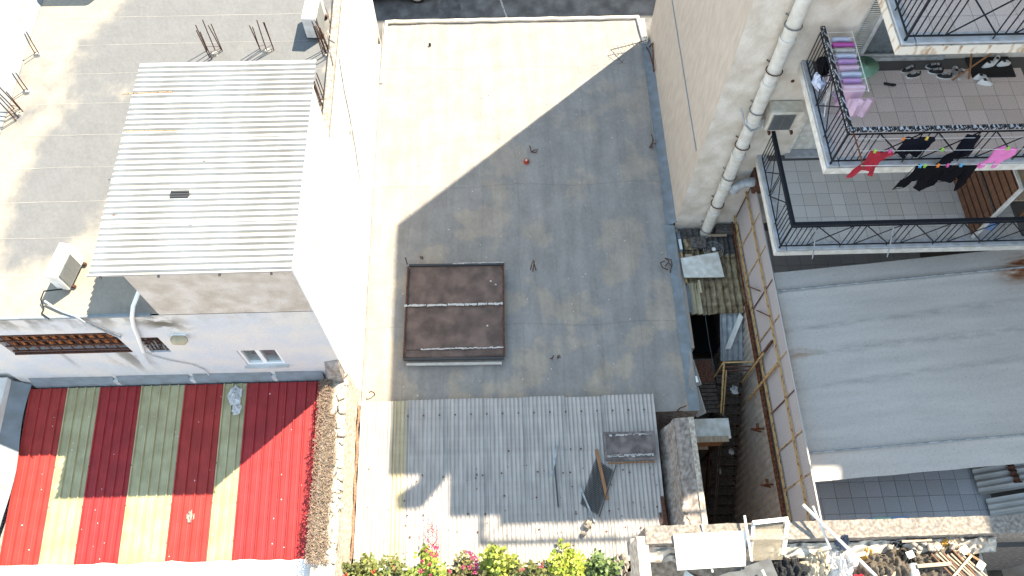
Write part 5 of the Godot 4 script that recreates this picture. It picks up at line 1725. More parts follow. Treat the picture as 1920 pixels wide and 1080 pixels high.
	# hut with a rotten tin roof at the alley's head
	o = thing("alley_hut", "hut with a rotten yellowish corrugated roof at the head of the alley", "hut", V(5.4, 0, -9.5))
	part(o, "side_wall", block(V(4.553, 0, -10.7), V(4.7, 3.93, -7.35)), M.beige_wall)
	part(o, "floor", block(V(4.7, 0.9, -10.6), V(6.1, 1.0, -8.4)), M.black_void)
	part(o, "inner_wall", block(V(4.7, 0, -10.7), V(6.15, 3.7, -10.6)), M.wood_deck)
	var n := 0
	for q in [[4.72, 0.58, -10.1, 1.8, 0.0, "tin_rot"], [5.26, 0.52, -10.05, 1.74, 0.02, "tin_rot"], [5.74, 0.5, -9.95, 1.63, 0.0, "tin_rot"], [4.72, 1.1, -10.68, 0.62, 0.03, "tin_dark"], [5.78, 0.46, -10.68, 0.78, -0.02, "tin_dark"], [4.74, 0.3, -9.15, 0.84, 0.035, "tin_yellow"]]:
		var b := MB.new()
		corrugated(b, V(q[0], 3.92 + q[4] - 0.12 * (q[2] + 10.7) / 2.4, q[2]), V(q[1], -0.02, 0), V(0.015, -0.06 * q[3], q[3]), 0.165, 0.032, 5, 0.03, 60 + n)
		part(o, "roofing_sheet", b, M[q[5]])
		n += 1
	bar(o, "edge_bar", V(4.68, 4.02, -9.95), V(4.72, 3.98, -9.1), 0.05, 0.04, M.rusty_yellow)
	bar(o, "edge_strip", V(4.68, 3.98, -10.6), V(4.69, 3.98, -9.98), 0.09, 0.03, M.felt_edge)
	bar(o, "edge_strip", V(4.74, 3.92, -9.05), V(4.76, 3.86, -8.33), 0.09, 0.03, M.felt_edge)
	bar(o, "glazing_bar", V(4.69, 4.01, -10.35), V(4.7, 4.01, -10.05), 0.07, 0.02, M.white_plastic)
	var wb2 := MB.new()
	wb2.slab([V(4.63, 4.06, -9.75), V(4.65, 4.06, -9.2), V(5.68, 4.02, -9.2), V(5.62, 4.03, -9.92)], V(0, 0.03, 0))
	solo("cut_board", wb2, M.white_board, "cut white panel lying across the rotten hut roof", "panel")
	var items := [[V(5.15, 4.03, -10.22), V(0.2, 0.05, 0.16), M.tin_dark, "black_box", "flat black box on the hut roof by the drain pipe", "box"], [V(4.86, 4.0, -9.8), V(0.09, 0.03, 0.1), M.wood_pale, "wood_block", "square wood offcut beside the white panel on the hut roof", "offcut"], [V(4.95, 4.0, -10.2), V(0.16, 0.012, 0.16), M.tin_rot, "rusty_sheet_scrap", "square rusty scrap sheet near the hut roof's top left corner", "scrap"], [V(5.05, 3.96, -9.0), V(0.03, 0.02, 0.18), M.tin_yellow, "plastic_strip", "pale plastic strip lying below the white panel", "strip"], [V(5.68, 4.05, -10.42), V(0.24, 0.03, 0.03), M.wood_pale, "wooden_batten", "pale wooden batten across the top of the hut roof right of the drain pipe", "batten"], [V(5.9, 4.1, -10.55), V(0.26, 0.09, 0.1), M.tin_dark, "black_crate", "black open crate against the facade above the hut roof", "crate"]]
	for q in items:
		var b := MB.new()
		b.cbox(q[0], q[1], minf(0.008, q[1].y * 0.4), Basis(Vector3.UP, rr(-0.12, 0.12)))
		solo(q[3], b, q[2], q[4], q[5])
	var fg := thing("fan_guard", "round wire fan guard lying on the hut roof beside the black box", "fan guard", V(5.52, 3.98, -10.0))
	for k in 5:
		var ring := []
		for i in 25:
			var a := TAU * i / 24.0
			ring.append(V(5.52 + (0.06 + 0.048 * k) * cos(a), 4.06 - 0.008 * k, -10.0 + (0.06 + 0.048 * k) * sin(a)))
		var b := MB.new()
		b.tube(ring, 0.006 if k == 4 else 0.003, 4)
		part(fg, "ring", b, M.galvanised)
	for i in 10:
		var a := TAU * i / 10.0
		rod(fg, "spoke", V(5.52, 4.07, -10.0), V(5.52 + 0.25 * cos(a), 4.03, -10.0 + 0.25 * sin(a)), 0.002, M.galvanised)
	var hb := MB.new()
	hb.disc(V(5.52, 4.06, -10.0), Vector3.UP, 0.05, 0.02, 12)
	part(fg, "hub", hb, M.white_plastic)
	var rd := MB.new()
	rd.tube([V(5.2, 4.02, -9.12), V(5.7, 4.05, -9.2)], 0.008, 5)
	solo("thin_rod", rd, M.dark_metal, "thin dark rod along the white panel's lower edge", "rod")
	# glazed lean-to sheet right of the dark opening
	o = thing("clear_sheet", "dull blue-grey plastic sheets sloping under the hut roof's right side", "plastic sheet", V(5.8, 3.0, -7.8))
	var b4 := MB.new()
	corrugated(b4, V(5.52, 3.72, -8.4), V(0.56, 0.0, 0.0), V(0.03, -0.7, 1.05), 0.14, 0.015, 4, 0.02, 70)
	part(o, "sheet", b4, M.galvanised)
	b4 = MB.new()
	b4.slab([V(5.62, 3.3, -7.55), V(5.76, 3.32, -7.55), V(6.06, 3.78, -8.2), V(5.98, 3.78, -8.32)], V(0, 0.012, 0))
	part(o, "white_strip", b4, M.white_board)
	for q in [[V(5.15, 3.68, -8.4), V(5.3, 3.25, -6.95)], [V(5.55, 3.7, -8.4), V(5.62, 3.25, -7.2)]]:
		var wq := MB.new()
		wq.tube([q[0], (q[0] + q[1]) / 2 - V(0, 0.06, 0), q[1]], 0.006, 4)
		solo("slack_wire", wq, M.grille_grey, "slack wire hanging over the dark opening, the " + ("left" if q[0].x < 5.4 else "right") + " one", "wire")
	# stub wall
	o = thing("stub_wall", "thick crumbling concrete stub wall between the grey tin roof and the alley", "wall", V(4.0, 0, -4.1))
	var h := noise(93, 1.6, 4)
	var sw := MB.new()
	sw.grid(10, 40, func(s: float, t: float) -> Vector3:
		var z := -5.3 + 3.2 * t
		var x := lerpf(3.75, 4.17, s) + 0.03 * h.get_noise_2d(z * 2.0, s)
		return V(x, 4.95 + 0.035 * h.get_noise_2d(z * 3.0, x * 5.0) - (0.09 * smoothstep(0.25, 0.0, s) * (0.5 + absf(h.get_noise_1d(z * 4.0)))), z))
	sw.grid(40, 6, func(s: float, t: float) -> Vector3:
		var z := -2.1 - 3.2 * s
		return V(3.75 - 0.16 * t * t + 0.035 * h.get_noise_2d(z * 2.0, t * 2.0), 4.9 - 0.95 * t, z))
	sw.hexa([V(3.64, 0, -5.28), V(4.16, 0, -5.28), V(4.16, 0, -2.1), V(3.64, 0, -2.1)], [V(3.8, 4.84, -5.28), V(4.15, 4.9, -5.28), V(4.15, 4.9, -2.1), V(3.8, 4.84, -2.1)])
	sw.quad(V(4.17, 0, -5.3), V(3.7, 0, -5.3), V(3.77, 4.9, -5.3), V(4.17, 4.95, -5.3))
	part(o, "wall", sw, M.concrete)
	var cr := MB.new()
	cr.box(V(4.08, 4.93, -5.3), V(4.19, 4.985, -2.1))
	part(o, "edge_band", cr, M.concrete_pale)
	for i in 16:
		var b := MB.new()
		var z := -3.45 + i * 0.08 + rr(-0.05, 0.05)
		b.cbox(V(3.8 + rr(-0.05, 0.06), 4.93 + rr(-0.04, 0.03), z), V(rr(0.03, 0.07), rr(0.02, 0.05), rr(0.03, 0.08)), 0.015, Basis(V(rr(-1, 1), 1, rr(-1, 1)).normalized(), rr(-1, 1)))
		part(o, "stone", b, M.concrete_pale)

func make_tin_roof_items() -> void:
	var o := thing("tin_roof", "weathered grey corrugated tin roof at the flat roof's south end", "tin roof", V(0.1, 4.0, -4.3))
	var xs := [-3.22, -2.52, -2.2, -1.3, -0.4, 0.5, 1.4, 2.3, 3.46]
	var k := 0
	for i in 8:
		for r in 2:
			var b := MB.new()
			var z0 := -6.08 if r == 0 else -4.92
			var z1 := -4.85 if r == 0 else -2.45
			if i < 2:
				if r == 1: continue
				z1 = -2.45
			var x0: float = xs[i]
			var x1: float = xs[i + 1] + 0.04
			var lift := 0.008 if r == 0 else 0.0
			corrugated(b, V(x0, 4.29 - (z0 + 6.08) * 0.05 + lift + 0.003 * (i % 2), z0 + rr(-0.02, 0.02)), V(x1 - x0, 0, 0), V(rr(-0.01, 0.01), -0.05 * (z1 - z0), z1 - z0), 0.093, 0.0125, 6, 0.008, 100 + k)
			part(o, "roofing_sheet", b, M.tin_yellow if i == 1 else M.tin_grey)
			k += 1
	var s := MB.new()
	for i in 16:
		for z in [-5.72, -4.86, -4.35, -3.85, -3.5, -3.1]:
			if rng.randf() < 0.55 and z > -5.5: continue
			var x := -2.15 + i * 0.36 + (rr(-0.12, 0.12) if z > -5.5 else 0.0)
			s.disc(V(x, 4.3 - (z + 6.08) * 0.05 + 0.004, z + (rr(-0.05, 0.05) if z > -4.8 else 0.0)), Vector3.UP, 0.02, 0.014, 7)
	part(o, "roofing_nails", s, M.rust_dark).set_meta("kind", "stuff")
	var e := MB.new()
	e.grid(2, 24, func(a: float, t: float) -> Vector3: return V(-3.29 + (0.05 + 0.02 * sin(t * 31.0) * sin(t * 7.0)) * a + 0.015 * sin(t * 23.0), 4.3 + 0.06 * (1 - a) - 0.17 * t, -6.0 + 3.35 * t))
	part(o, "rusty_flashing", e, M.rust_pale)
	for q in [[V(3.45, 4.22, -3.76), V(3.5, 4.18, -2.95), 0.07], [V(3.38, 4.2, -3.42), V(3.42, 4.16, -2.95), 0.05]]:
		bar(o, "rusty_strip", q[0], q[1], q[2], 0.02, M.rust_dark)
	bar(o, "support_beam", V(-3.2, 4.12, -6.0), V(3.44, 4.12, -6.0), 0.06, 0.1, M.wood_deck)
	bar(o, "support_beam", V(-3.2, 3.98, -2.75), V(3.44, 3.98, -2.75), 0.06, 0.1, M.wood_deck)
	for q in [V(-3.1, 0, -2.75), V(0, 0, -2.75), V(3.3, 0, -2.75)]:
		bar(o, "post", q, q + V(0, 3.95, 0), 0.08, 0.08, M.wood_deck)
	var g := MB.new()
	g.tube([V(-3.35, 4.12, -2.42), V(0, 4.1, -2.41), V(1.6, 4.09, -2.4)], 0.028, 8)
	solo("gutter_pipe", g, M.white_plastic, "thin white pipe along the tin roof's south eaves above the plants", "pipe")
	var y := func(z: float) -> float: return 4.3 - (z + 6.08) * 0.05
	var wp := thing("painted_board", "old framed wooden panel with flaking white paint on the tin roof", "panel", V(2.83, 4.27, -4.87))
	part(wp, "panel", block(V(2.29, 4.3, -5.17), V(3.38, 4.33, -4.58)), M.grey_wood)
	for q in [[V(2.27, 4.34, -5.17), V(3.4, 4.34, -5.17)], [V(2.27, 4.34, -4.57), V(3.4, 4.34, -4.57)], [V(2.29, 4.338, -5.17), V(2.29, 4.338, -4.57)], [V(3.38, 4.338, -5.17), V(3.38, 4.338, -4.57)]]:
		bar(wp, "frame_batten", q[0], q[1], 0.05, 0.035, M.grey_wood)
	for q in [-5.14, -4.66]:
		var fl := MB.new()
		for i in 22:
			fl.cbox(V(2.35 + i * 0.047 + rr(-0.02, 0.02), 4.352 if q < -5 else 4.335, q + rr(-0.02, 0.03)), V(rr(0.02, 0.055), 0.004, rr(0.006, 0.024)), 0.0015)
		part(wp, "flaking_paint", fl, M.flake_white)
	part(wp, "lower_lath", block(V(2.32, 4.29, -4.52), V(3.38, 4.31, -4.49)), M.orange_wood)
	var b := MB.new()
	b.beam(V(2.09, 4.27, -4.83), V(2.25, 4.22, -3.72), 0.07, 0.03)
	solo("orange_plank", b, M.orange_wood, "narrow orange brown plank on the tin roof below the wooden panel", "plank")
	b = MB.new()
	b.beam(V(1.23, 4.29, -5.0), V(1.06, 4.25, -4.27), 0.045, 0.02)
	solo("metal_lath", b, M.galvanised, "pale metal lath crossing the tin roof's seam", "lath")
	b = MB.new()
	b.beam(V(1.14, 4.25, -4.52), V(1.17, 4.2, -3.6), 0.03, 0.03)
	solo("dark_rod", b, M.dark_metal, "dark rod lying straight down the tin roof", "rod")
	b = MB.new()
	b.beam(V(1.66, 4.22, -4.05), V(1.94, 4.19, -3.26), 0.04, 0.025)
	solo("metal_lath", b, M.galvanised, "pale metal lath at the left edge of the dark netting", "lath")
	b = MB.new()
	b.beam(V(2.5, 4.26, -4.46), V(2.04, 4.21, -3.36), 0.022, 0.02)
	solo("dark_stick", b, M.dark_metal, "thin dark stick at the right edge of the dark netting", "stick")
	# netting: real threads
	var nt := MB.new()
	var p0 := V(2.0, 4.265, -4.7)
	var c0 := [V(2.06, 0, -4.62), V(2.42, 0, -4.36), V(2.02, 0, -3.42), V(1.66, 0, -3.66)]
	for i in 26:
		var t := i / 25.0
		for w in [[0, 1, 3, 2], [0, 3, 1, 2]]:
			var a: Vector3 = c0[w[0]].lerp(c0[w[1]], t)
			var q: Vector3 = c0[w[2]].lerp(c0[w[3]], t)
			a.y = 4.285 - (a.z + 6.08) * 0.05 + 0.03
			q.y = 4.285 - (q.z + 6.08) * 0.05 + 0.03
			nt.beam(a, q, 0.007, 0.005)
	solo("dark_netting", nt, M.net_black, "folded piece of dark netting beneath the orange plank", "netting")
	for q in [[V(1.78, 4.24, -3.2), 0.1, "pale stone at the tin roof's lower edge"], [V(1.68, 4.22, -3.02), 0.06, "small pale stone under the larger one at the tin roof's lower edge"]]:
		b = MB.new()
		var h := noise(int(q[1] * 100), 1.5, 3)
		b.grid(14, 8, func(s2: float, t: float) -> Vector3:
			var d := V(cos(TAU * s2) * sin(PI * t), cos(PI * t) * 0.7, -sin(TAU * s2) * sin(PI * t))
			return q[0] + d * q[1] * (1.0 + 0.35 * h.get_noise_3dv(d * 1.3)))
		solo("stone", b, M.stone, q[2], "stone", "stones on the tin roof")
	var lf := MB.new()
	for i in 60:
		var z := rr(-4.6, -2.7)
		lf.cbox(V(rr(-3.0, 3.4), 4.31 - (z + 6.08) * 0.05, z), V(rr(0.006, 0.02), 0.004, rr(0.005, 0.015)), 0.002, Basis(Vector3.UP, rr(0, 3)))
	solo("leaf_litter", lf, M.rusty, "small dry leaves and grit on the tin roof", "leaf litter", "", "stuff")

func make_south_roof() -> void:
	var o := thing("south_building", "near building whose rough parapet and cluttered roof cut the picture's bottom right", "building", V(5, 0, -0.5))
	part(o, "wall", block(V(3.0, 0, -1.8), V(9.2, 5.8, 3.0)), M.concrete)
	part(o, "roof_slab", block(V(1.98, 9.1, -2.02), V(7.22, 9.3, 2.5)), M.concrete_pale)
	part(o, "lower_wall", block(V(3.0, 5.8, -1.8), V(7.2, 9.1, 2.5)), M.concrete)
	part(o, "west_parapet", block(V(1.9, 9.15, -1.98), V(2.06, 9.98, 2.5)), M.concrete_pale)
	var h := noise(95, 1.3, 4)
	var w := MB.new()
	w.grid(90, 6, func(s: float, t: float) -> Vector3:
		var x := 2.03 + 6.4 * s
		return V(x, 10.0 + 0.012 * h.get_noise_2d(x * 6.0, t * 3.0), lerpf(-2.12, -1.87, t) + 0.012 * h.get_noise_2d(x * 4.0, t + 5.0)))
	w.grid(90, 3, func(s: float, t: float) -> Vector3:
		var x := 2.03 + 6.4 * s
		return V(x, 10.0 + 0.012 * h.get_noise_2d(x * 6.0, 3.0) - 0.3 * t, -1.87 + 0.012 * h.get_noise_2d(x * 4.0, 6.0) + 0.03 * t))
	w.box(V(2.035, 9.0, -2.11), V(8.43, 9.985, -1.885))
	part(o, "parapet", w, M.coping)
	w = MB.new()
	w.grid(60, 6, func(s: float, t: float) -> Vector3:
		var x := 2.06 + 5.14 * s
		return V(x, 9.84 - 0.12 * t + 0.03 * h.get_noise_2d(x * 5.0, t * 4.0), -1.84 + 0.2 * t + 0.04 * h.get_noise_2d(x * 3.0, 9.0)))
	part(o, "mortar_fillet", w, M.concrete_pale)
	part(o, "shaft_floor", block(V(7.25, 5.0, -1.84), V(9.2, 5.82, 2.5)), M.black_void)
	part(o, "shaft_wall", block(V(7.205, 5.8, -1.84), V(7.24, 9.28, 2.5)), M.rust_dark)
	# clutter on the roof
	var b := MB.new()
	b.hexa([V(2.42, 10.03, -1.98), V(3.48, 10.03, -2.0), V(3.42, 9.93, -1.53), V(2.44, 9.93, -1.5)], [V(2.42, 10.065, -1.98), V(3.48, 10.065, -2.0), V(3.42, 9.965, -1.53), V(2.44, 9.965, -1.5)])
	solo("white_door_panel", b, M.white_board, "white door-like panel leaning on the near parapet", "panel")
	var fr := thing("aluminium_frame", "bare aluminium window frame propped on the near parapet", "frame", J(3.9, 9.5, -1.9))
	bar(fr, "top_bar", J(3.58, 10.05, -2.1), J(4.1, 10.05, -2.14), 0.06, 0.03, M.aluminium)
	bar(fr, "side_bar", J(4.09, 10.04, -2.12), J(4.11, 9.6, -1.72), 0.06, 0.03, M.aluminium)
	bar(fr, "side_bar", J(3.6, 10.03, -2.12), J(3.62, 9.6, -1.72), 0.05, 0.03, M.aluminium)
	var sc := MB.new()
	for i in 40:
		sc.beam(J(3.63 + i * 0.0115, 10.0, -2.08), J(3.63 + i * 0.0115, 9.55, -1.66), 0.003, 0.003)
		var t := i / 39.0
		sc.beam(J(3.62, lerpf(10.0, 9.55, t), lerpf(-2.08, -1.66, t)), J(4.1, lerpf(10.0, 9.55, t), lerpf(-2.08, -1.66, t)), 0.003, 0.003)
	part(fr, "screen_mesh", sc, M.net_sand)
	for q in [[J(3.46, 10.1, -2.2), J(3.58, 9.75, -1.62), 0.02, "pale pole leaning against the aluminium frame"], [J(2.86, 9.98, -2.12), J(3.02, 9.62, -1.5), 0.018, "pale pole lying over the white door panel"], [J(4.28, 10.25, -2.3), J(5.3, 9.85, -1.35), 0.024, "long white pole slanting across the parapet"], [J(4.43, 10.22, -2.28), J(4.74, 9.8, -1.75), 0.018, "grey pole just right of the long white pole's top end"], [J(3.72, 9.72, -1.5), J(3.8, 9.7, -1.25), 0.022, "short white pole end on the grey metal sheet"]]:
		b = MB.new()
		b.tube([q[0], q[1]], q[2], 8)
		solo("pole", b, M.aluminium, q[3], "pole", "poles on the cluttered roof")
	b = MB.new()
	b.hexa([J(2.85, 9.5, -1.38), J(3.9, 9.6, -1.68), J(4.0, 9.6, -1.3), J(2.9, 9.5, -1.0)], [J(2.85, 9.515, -1.38), J(3.9, 9.615, -1.68), J(4.0, 9.615, -1.3), J(2.9, 9.515, -1.0)])
	solo("metal_sheet", b, M.zinc_dark, "grey metal sheet in front of the white door panel", "metal sheet")
	b = MB.new()
	b.hexa([J(2.62, 9.45, -1.5), J(2.9, 9.45, -1.45), J(2.85, 9.45, -1.2), J(2.5, 9.45, -1.2)], [J(2.65, 9.52, -1.56), J(2.85, 9.5, -1.4), J(2.85, 9.5, -1.2), J(2.5, 9.5, -1.2)])
	solo("white_offcut", b, M.white_board, "pale offcut between the white door panel and the metal sheet", "offcut")
	heap("black_netting", J(4.2, 9.3, -1.5), V(0.4, 0.26, 0.34), M.net_black, "heap of black netting right of the grey metal sheet", 201, true)
	heap("sand_netting", J(4.66, 9.3, -1.62), V(0.3, 0.24, 0.3), M.net_sand, "sand coloured netting beside the heap of black netting", 202, false)
	heap("white_sacks", J(4.98, 9.32, -1.62), V(0.28, 0.24, 0.36), M.white_cloth, "heap of white plastic sacks in the middle of the cluttered roof", 203, false)
	heap("denim_cloth", J(5.02, 9.55, -1.9), V(0.09, 0.22, 0.13), M.denim, "blue cloth bunched against the parapet over the white sacks", 204, false)
	heap("red_white_bag", J(5.26, 9.36, -1.36), V(0.1, 0.1, 0.08), M.red_cloth, "dark red bag end below the white sacks", 205, false)
	heap("orange_tarp", J(5.45, 9.34, -1.78), V(0.22, 0.15, 0.16), M.orange_cloth, "orange tarpaulin left of the brown tarpaulin pile", 206, false)
	heap("orange_tarp", J(6.65, 9.42, -1.84), V(0.22, 0.16, 0.1), M.orange_cloth, "orange tarpaulin scrap near the roof's right end", 207, false)
	heap("brown_tarp", J(5.8, 9.3, -1.5), V(0.5, 0.3, 0.4), M.tarp_brown, "crumpled brown tarpaulin pile, the left part", 208, false)
	heap("brown_tarp", J(6.5, 9.3, -1.55), V(0.62, 0.24, 0.38), M.tarp_brown, "flatter brown tarpaulin under the bundle of laths", 209, false)
	heap("black_tarp", J(5.95, 9.42, -1.62), V(0.2, 0.18, 0.2), M.tarp_black, "black plastic folds in the brown tarpaulin pile", 210, false)
	heap("black_tarp", J(5.85, 9.4, -1.84), V(0.2, 0.16, 0.08), M.tarp_black, "black bundle against the parapet behind the tarpaulin pile", 211, false)
	heap("black_tarp", J(7.02, 9.34, -1.6), V(0.14, 0.12, 0.14), M.tarp_black, "black plastic at the roof's right edge", 212, false)
	for i in 9:
		b = MB.new()
		var x := 6.42 + i * 0.055
		b.beam(J(x - 0.12, 9.62 + rr(-0.02, 0.02), -1.68 + rr(-0.04, 0.04)), J(x + 0.2, 9.56, -1.3 + rr(-0.04, 0.04)), 0.022, 0.02)
		solo("lath", b, M.wood_pale if i % 3 else M.wood_brown, ["first", "second", "third", "fourth", "fifth", "sixth", "seventh", "eighth", "ninth"][i] + " lath from the left in the bundle lying on the brown tarpaulin", "lath", "bundle of laths on the tarpaulin")
	for q in [[J(6.05, 9.6, -1.5), J(6.55, 9.62, -1.52), 0.05, "wood_pale", "pale plank across the brown tarpaulin"], [J(6.5, 9.64, -1.32), J(6.85, 9.68, -1.62), 0.03, "tin_yellow", "straw coloured batten crossing the laths"], [J(6.72, 9.62, -1.75), J(7.05, 9.6, -1.5), 0.03, "orange_wood", "brown batten at the right end of the laths"], [J(5.35, 9.5, -1.3), J(5.75, 9.55, -1.42), 0.05, "wood_pale", "grey brown plank at the left of the tarpaulin pile"], [J(5.9, 9.62, -1.85), J(6.35, 9.62, -1.86), 0.03, "wood_pale", "pale strip along the parapet behind the tarpaulin"]]:
		b = MB.new()
		b.beam(q[0], q[1], q[2], 0.025)
		solo("batten", b, M[q[3]], q[4], "batten")
	for q in [[J(5.97, 9.64, -1.66), 0.055, 0.3, "white scrap on the black plastic folds"], [J(6.98, 9.62, -1.48), 0.06, 0.9, "white scrap at the right end of the laths"], [J(6.78, 9.66, -1.7), 0.06, 0.5, "white scrap at the upper end of the laths"]]:
		b = MB.new()
		b.cbox(q[0], V(q[1], 0.008, q[1] * 0.9), 0.003, Basis(V(0.2, 1, 0.1).normalized(), q[2]))
		solo("white_scrap", b, M.white_board, q[3], "scrap", "white scraps on the cluttered roof")
	b = MB.new()
	b.tube([J(6.02, 9.5, -1.55), J(6.02, 9.5, -1.2)], 0.08, 14, false)
	solo("silver_pipe", b, M.galvanised, "short silver pipe below the tarpaulin pile", "pipe")
	for i in 18:
		b = MB.new()
		var x := rr(5.5, 7.15)
		b.cbox(V(x, 9.84 + rr(0, 0.03), -1.84 + rr(0, 0.14)), V(rr(0.02, 0.06), rr(0.02, 0.04), rr(0.02, 0.05)), 0.012, Basis(V(rr(-1, 1), 1, rr(-1, 1)).normalized(), rr(-1, 1)))
		part(o, "rubble_stone", b, M.stone if i % 3 else M.concrete_pale)

func J(x: float, y: float, z: float) -> Vector3:
	# the clutter lies on rubble that nearly fills the parapet
	return V(x * 0.977, y + 0.28, z * 0.977) if y < 9.95 else V(x, y + 0.05, z)

func heap(called: String, at: Vector3, size: Vector3, m: Material, label: String, sd: int, net: bool) -> void:
	var h := noise(sd, 1.0, 2, FastNoiseLite.TYPE_SIMPLEX)
	var f := func(s: float, t: float) -> Vector3:
		var a := TAU * s
		var r := t * (1.0 + 0.35 * h.get_noise_2d(cos(a) * 1.3, sin(a) * 1.3))
		var fold := absf(h.get_noise_2d(r * cos(a) * 2.4 + 9.0, r * sin(a) * 0.8))
		var y := size.y * (1.0 - pow(t, 2.2)) * (0.78 + 0.55 * fold) + size.y * 0.12 * h.get_noise_2d(r * cos(a) * 6.0 + r * sin(a) * 2.0, r * sin(a) * 1.6)
		return at + V(size.x * r * cos(a), maxf(y, -0.02), size.z * r * sin(a))
	var b := MB.new()
	if net:
		for i in 60:
			for j in 15:
				var s := i / 60.0
				b.beam(f.call(s, j / 15.0), f.call(s, (j + 1) / 15.0), 0.007, 0.006)
				b.beam(f.call(s, (j + 1) / 15.0) + V(0, 0.003, 0), f.call(s + 1.0 / 60.0, (j + 1) / 15.0) + V(0, 0.003, 0), 0.007, 0.006)
		b.grid(40, 12, func(s: float, t: float) -> Vector3: return f.call(s, t * 0.85) - V(0, 0.03, 0))
	else:
		b.grid(60, 26, f)
	solo(called, b, m, label, "netting" if "net" in called else ("sacks" if "sack" in called else "cloth" if "cloth" in called or "bag" in called else "tarpaulin"))

func make_plants() -> void:
	var soil := thing("planting_strip", "raised bed of soil along the tin roof's south side", "planter", V(-0.5, 0, -1.8))
	part(soil, "soil", block(V(-3.35, 0, -2.45), V(2.6, 3.2, 0.5)), M.earth)
	var sp := [
		[-3.0, -2.2, 0.42, 4.35, Color(0.17, 0.20, 0.05), Color(0.62, 0.05, 0.04), 5, "dull green shrub with red flowers at the far left of the bed"],
		[-2.35, -2.05, 0.42, 4.35, Color(0.21, 0.24, 0.06), Color(0.62, 0.05, 0.04), 3, "green shrub with two red flowers, second from the left"],
		[-1.62, -2.2, 0.36, 4.65, Color(0.27, 0.34, 0.05), Color(0.55, 0.04, 0.16), 10, "bright green shrub with crimson sprays at its top"],
		[-0.9, -2.1, 0.4, 4.35, Color(0.18, 0.17, 0.06), Color(0.52, 0.08, 0.2), 12, "thin reddish bougainvillea left of the tall yellow-green shrub"],
		[-0.2, -2.3, 0.36, 4.7, Color(0.32, 0.38, 0.05), Color(0.5, 0.1, 0.2), 0, "tall yellow-green shrub at the middle of the bed"],
		[0.5, -2.1, 0.42, 4.4, Color(0.18, 0.20, 0.06), Color(0.52, 0.12, 0.16), 6, "dull shrub with dry reddish tips right of the tall one"],
		[1.3, -2.25, 0.5, 4.6, Color(0.31, 0.37, 0.04), Color(0.5, 0.1, 0.2), 0, "broad yellow-green shrub near the rough rock"],
		[1.95, -2.15, 0.36, 4.35, Color(0.13, 0.20, 0.06), Color(0.5, 0.1, 0.2), 0, "darker green shrub touching the rough rock"]]
	for q in sp:
		var x: float = q[0]
		var z: float = q[1]
		var r: float = q[2]
		var top: float = q[3] + 0.45
		var o := thing("flowering_shrub", q[7], "shrub", V(x, 3.2, z), "shrubs along the tin roof's eaves")
		var fo := MB.new()
		var fl := MB.new()
		var st := MB.new()
		var base := V(x, 3.2, z + 0.1)
		for k in 34:
			var a := rr(0, TAU)
			var e := V(x + cos(a) * r * rr(0.1, 1.15), rr(3.9, top + 0.14), z + sin(a) * r * rr(0.1, 1.0) - 0.12)
			var mid := (base + e) / 2 + V(rr(-0.08, 0.08), 0.1, rr(-0.08, 0.08))
			st.tube([base + V(rr(-0.1, 0.1), 0, rr(-0.1, 0.1)), mid, e], [0.014, 0.009, 0.004], 4)
			var shade := rr(0.7, 1.25)
			for i in 40:
				var t := pow(rng.randf(), 0.6)
				var p := mid.lerp(e, t) + V(rr(-0.09, 0.09), rr(-0.07, 0.07), rr(-0.09, 0.09))
				var d := V(rr(-1, 1), rr(-0.3, 0.7), rr(-1, 1)).normalized()
				var L := rr(0.06, 0.12)
				var n := V(rr(-0.6, 0.6), 1, rr(-0.6, 0.6)).normalized()
				var side := d.cross(n).normalized() * L * 0.33
				var v2 := shade * rr(0.55, 1.0)
				var c: Color = q[4]
				fo.tint = Color(c.r * v2 * rr(0.85, 1.2), c.g * v2, c.b * v2)
				var m := p + d * L * 0.5 + n * L * 0.08
				fo.quad(p, m - side, p + d * L, m + side)
		for k in int(q[6]):
			var a := rr(0, TAU)
			var c := V(x + cos(a) * r * rr(0.2, 0.9), top + rr(-0.08, 0.1), z + sin(a) * r * 0.6 - 0.05)
			if k > 2 and (q[6] > 8): c = V(x + rr(0.0, 0.3), top - 0.02 + rr(0.0, 0.12), z - rr(0.15, 0.55))
			for i in 16:
				var d := V(rr(-1, 1), rr(0, 1), rr(-1, 1)).normalized() * rr(0.02, 0.045)
				var s := d.cross(V(rr(-1, 1), 1, rr(-1, 1))).normalized() * 0.02
				var pc: Color = q[5]
				var v3 := rr(0.8, 1.3)
				fl.tint = Color(pc.r * v3 * 0.7, pc.g * v3 * 0.6, pc.b * v3 * 0.6)
				var p := c + V(rr(-0.035, 0.035), rr(-0.02, 0.03), rr(-0.035, 0.035))
				fl.quad(p, p + d * 0.6 - s, p + d, p + d * 0.6 + s)
		part(o, "foliage", fo, M.leaf)
		part(o, "stems", st, M.stem)
		if fl.v.size() > 0:
			part(o, "flowers", fl, M.petal).set_meta("kind", "stuff")
	# the long crimson spray over the tin
	var w := MB.new()
	w.tube([V(-1.5, 4.2, -2.4), V(-1.55, 4.4, -2.8), V(-1.42, 4.42, -3.0), V(-1.62, 4.42, -3.28)], 0.006, 4)
	var o2 := thing("flower_spray", "crimson flowering spray reaching over the white tin", "flower spray", V(-1.5, 4.2, -2.6))
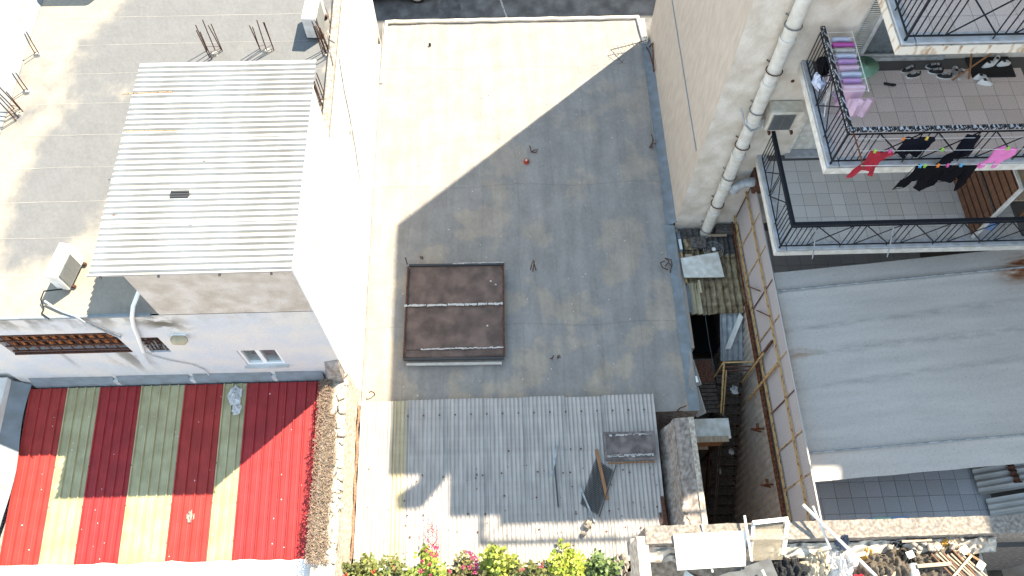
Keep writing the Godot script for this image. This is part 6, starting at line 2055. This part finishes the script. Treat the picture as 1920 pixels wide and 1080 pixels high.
	part(o2, "stem", w, M.stem)
	var pe := MB.new()
	for i in 190:
		var t := rng.randf()
		var c := V(-1.52, 4.45, -2.62).lerp(V(-1.62, 4.47, -3.3), t) + V(rr(-0.1, 0.16), rr(-0.02, 0.05), rr(-0.07, 0.07))
		var d := V(rr(-1, 1), rr(0, 1), rr(-1, 1)).normalized() * rr(0.02, 0.04)
		var s := d.cross(V(rr(-1, 1), 1, rr(-1, 1))).normalized() * 0.016
		var v3 := rr(0.7, 1.3)
		pe.tint = Color(0.34 * v3, 0.012 * v3, 0.055 * v3)
		pe.quad(c, c + d * 0.6 - s, c + d, c + d * 0.6 + s)
	part(o2, "flowers", pe, M.petal).set_meta("kind", "stuff")
	for q in [[0.68, "white plastic stake standing among the dull shrubs"]]:
		var b := MB.new()
		b.tube([V(q[0], 3.2, -2.25), V(q[0], 4.75, -2.35)], 0.022, 8)
		solo("white_stake", b, M.white_plastic, q[1], "stake")
	var rb := MB.new()
	var h := noise(222, 1.2, 4)
	rb.grid(22, 14, func(s: float, t: float) -> Vector3:
		var d := V(cos(TAU * s) * sin(PI * t), cos(PI * t), -sin(TAU * s) * sin(PI * t))
		return V(2.42, 4.1, -2.36) + V(d.x * 0.17, d.y * 0.35, d.z * 0.25) * (1.0 + 0.5 * h.get_noise_3dv(d * 1.8)))
	solo("rough_rock", rb, M.concrete, "rough grey lump of concrete at the right end of the plants", "rock")
	var ww := MB.new()
	ww.hexa([V(2.55, 3.2, -2.3), V(3.0, 3.2, -2.35), V(3.0, 3.2, -1.2), V(2.4, 3.2, -1.2)], [V(2.62, 4.5, -2.2), V(3.0, 4.5, -2.4), V(3.0, 4.5, -1.2), V(2.3, 4.5, -1.2)])
	solo("low_wall", ww, M.white_plaster, "low white wall piece between the rock and the near parapet", "wall")
	var pk := MB.new()
	pk.cbox(V(2.82, 4.2, -2.75), V(0.16, 0.06, 0.14), 0.02)
	solo("clay_block", pk, M.beige_wall, "pinkish clay block at the corner of the tin roof by the parapet", "block")
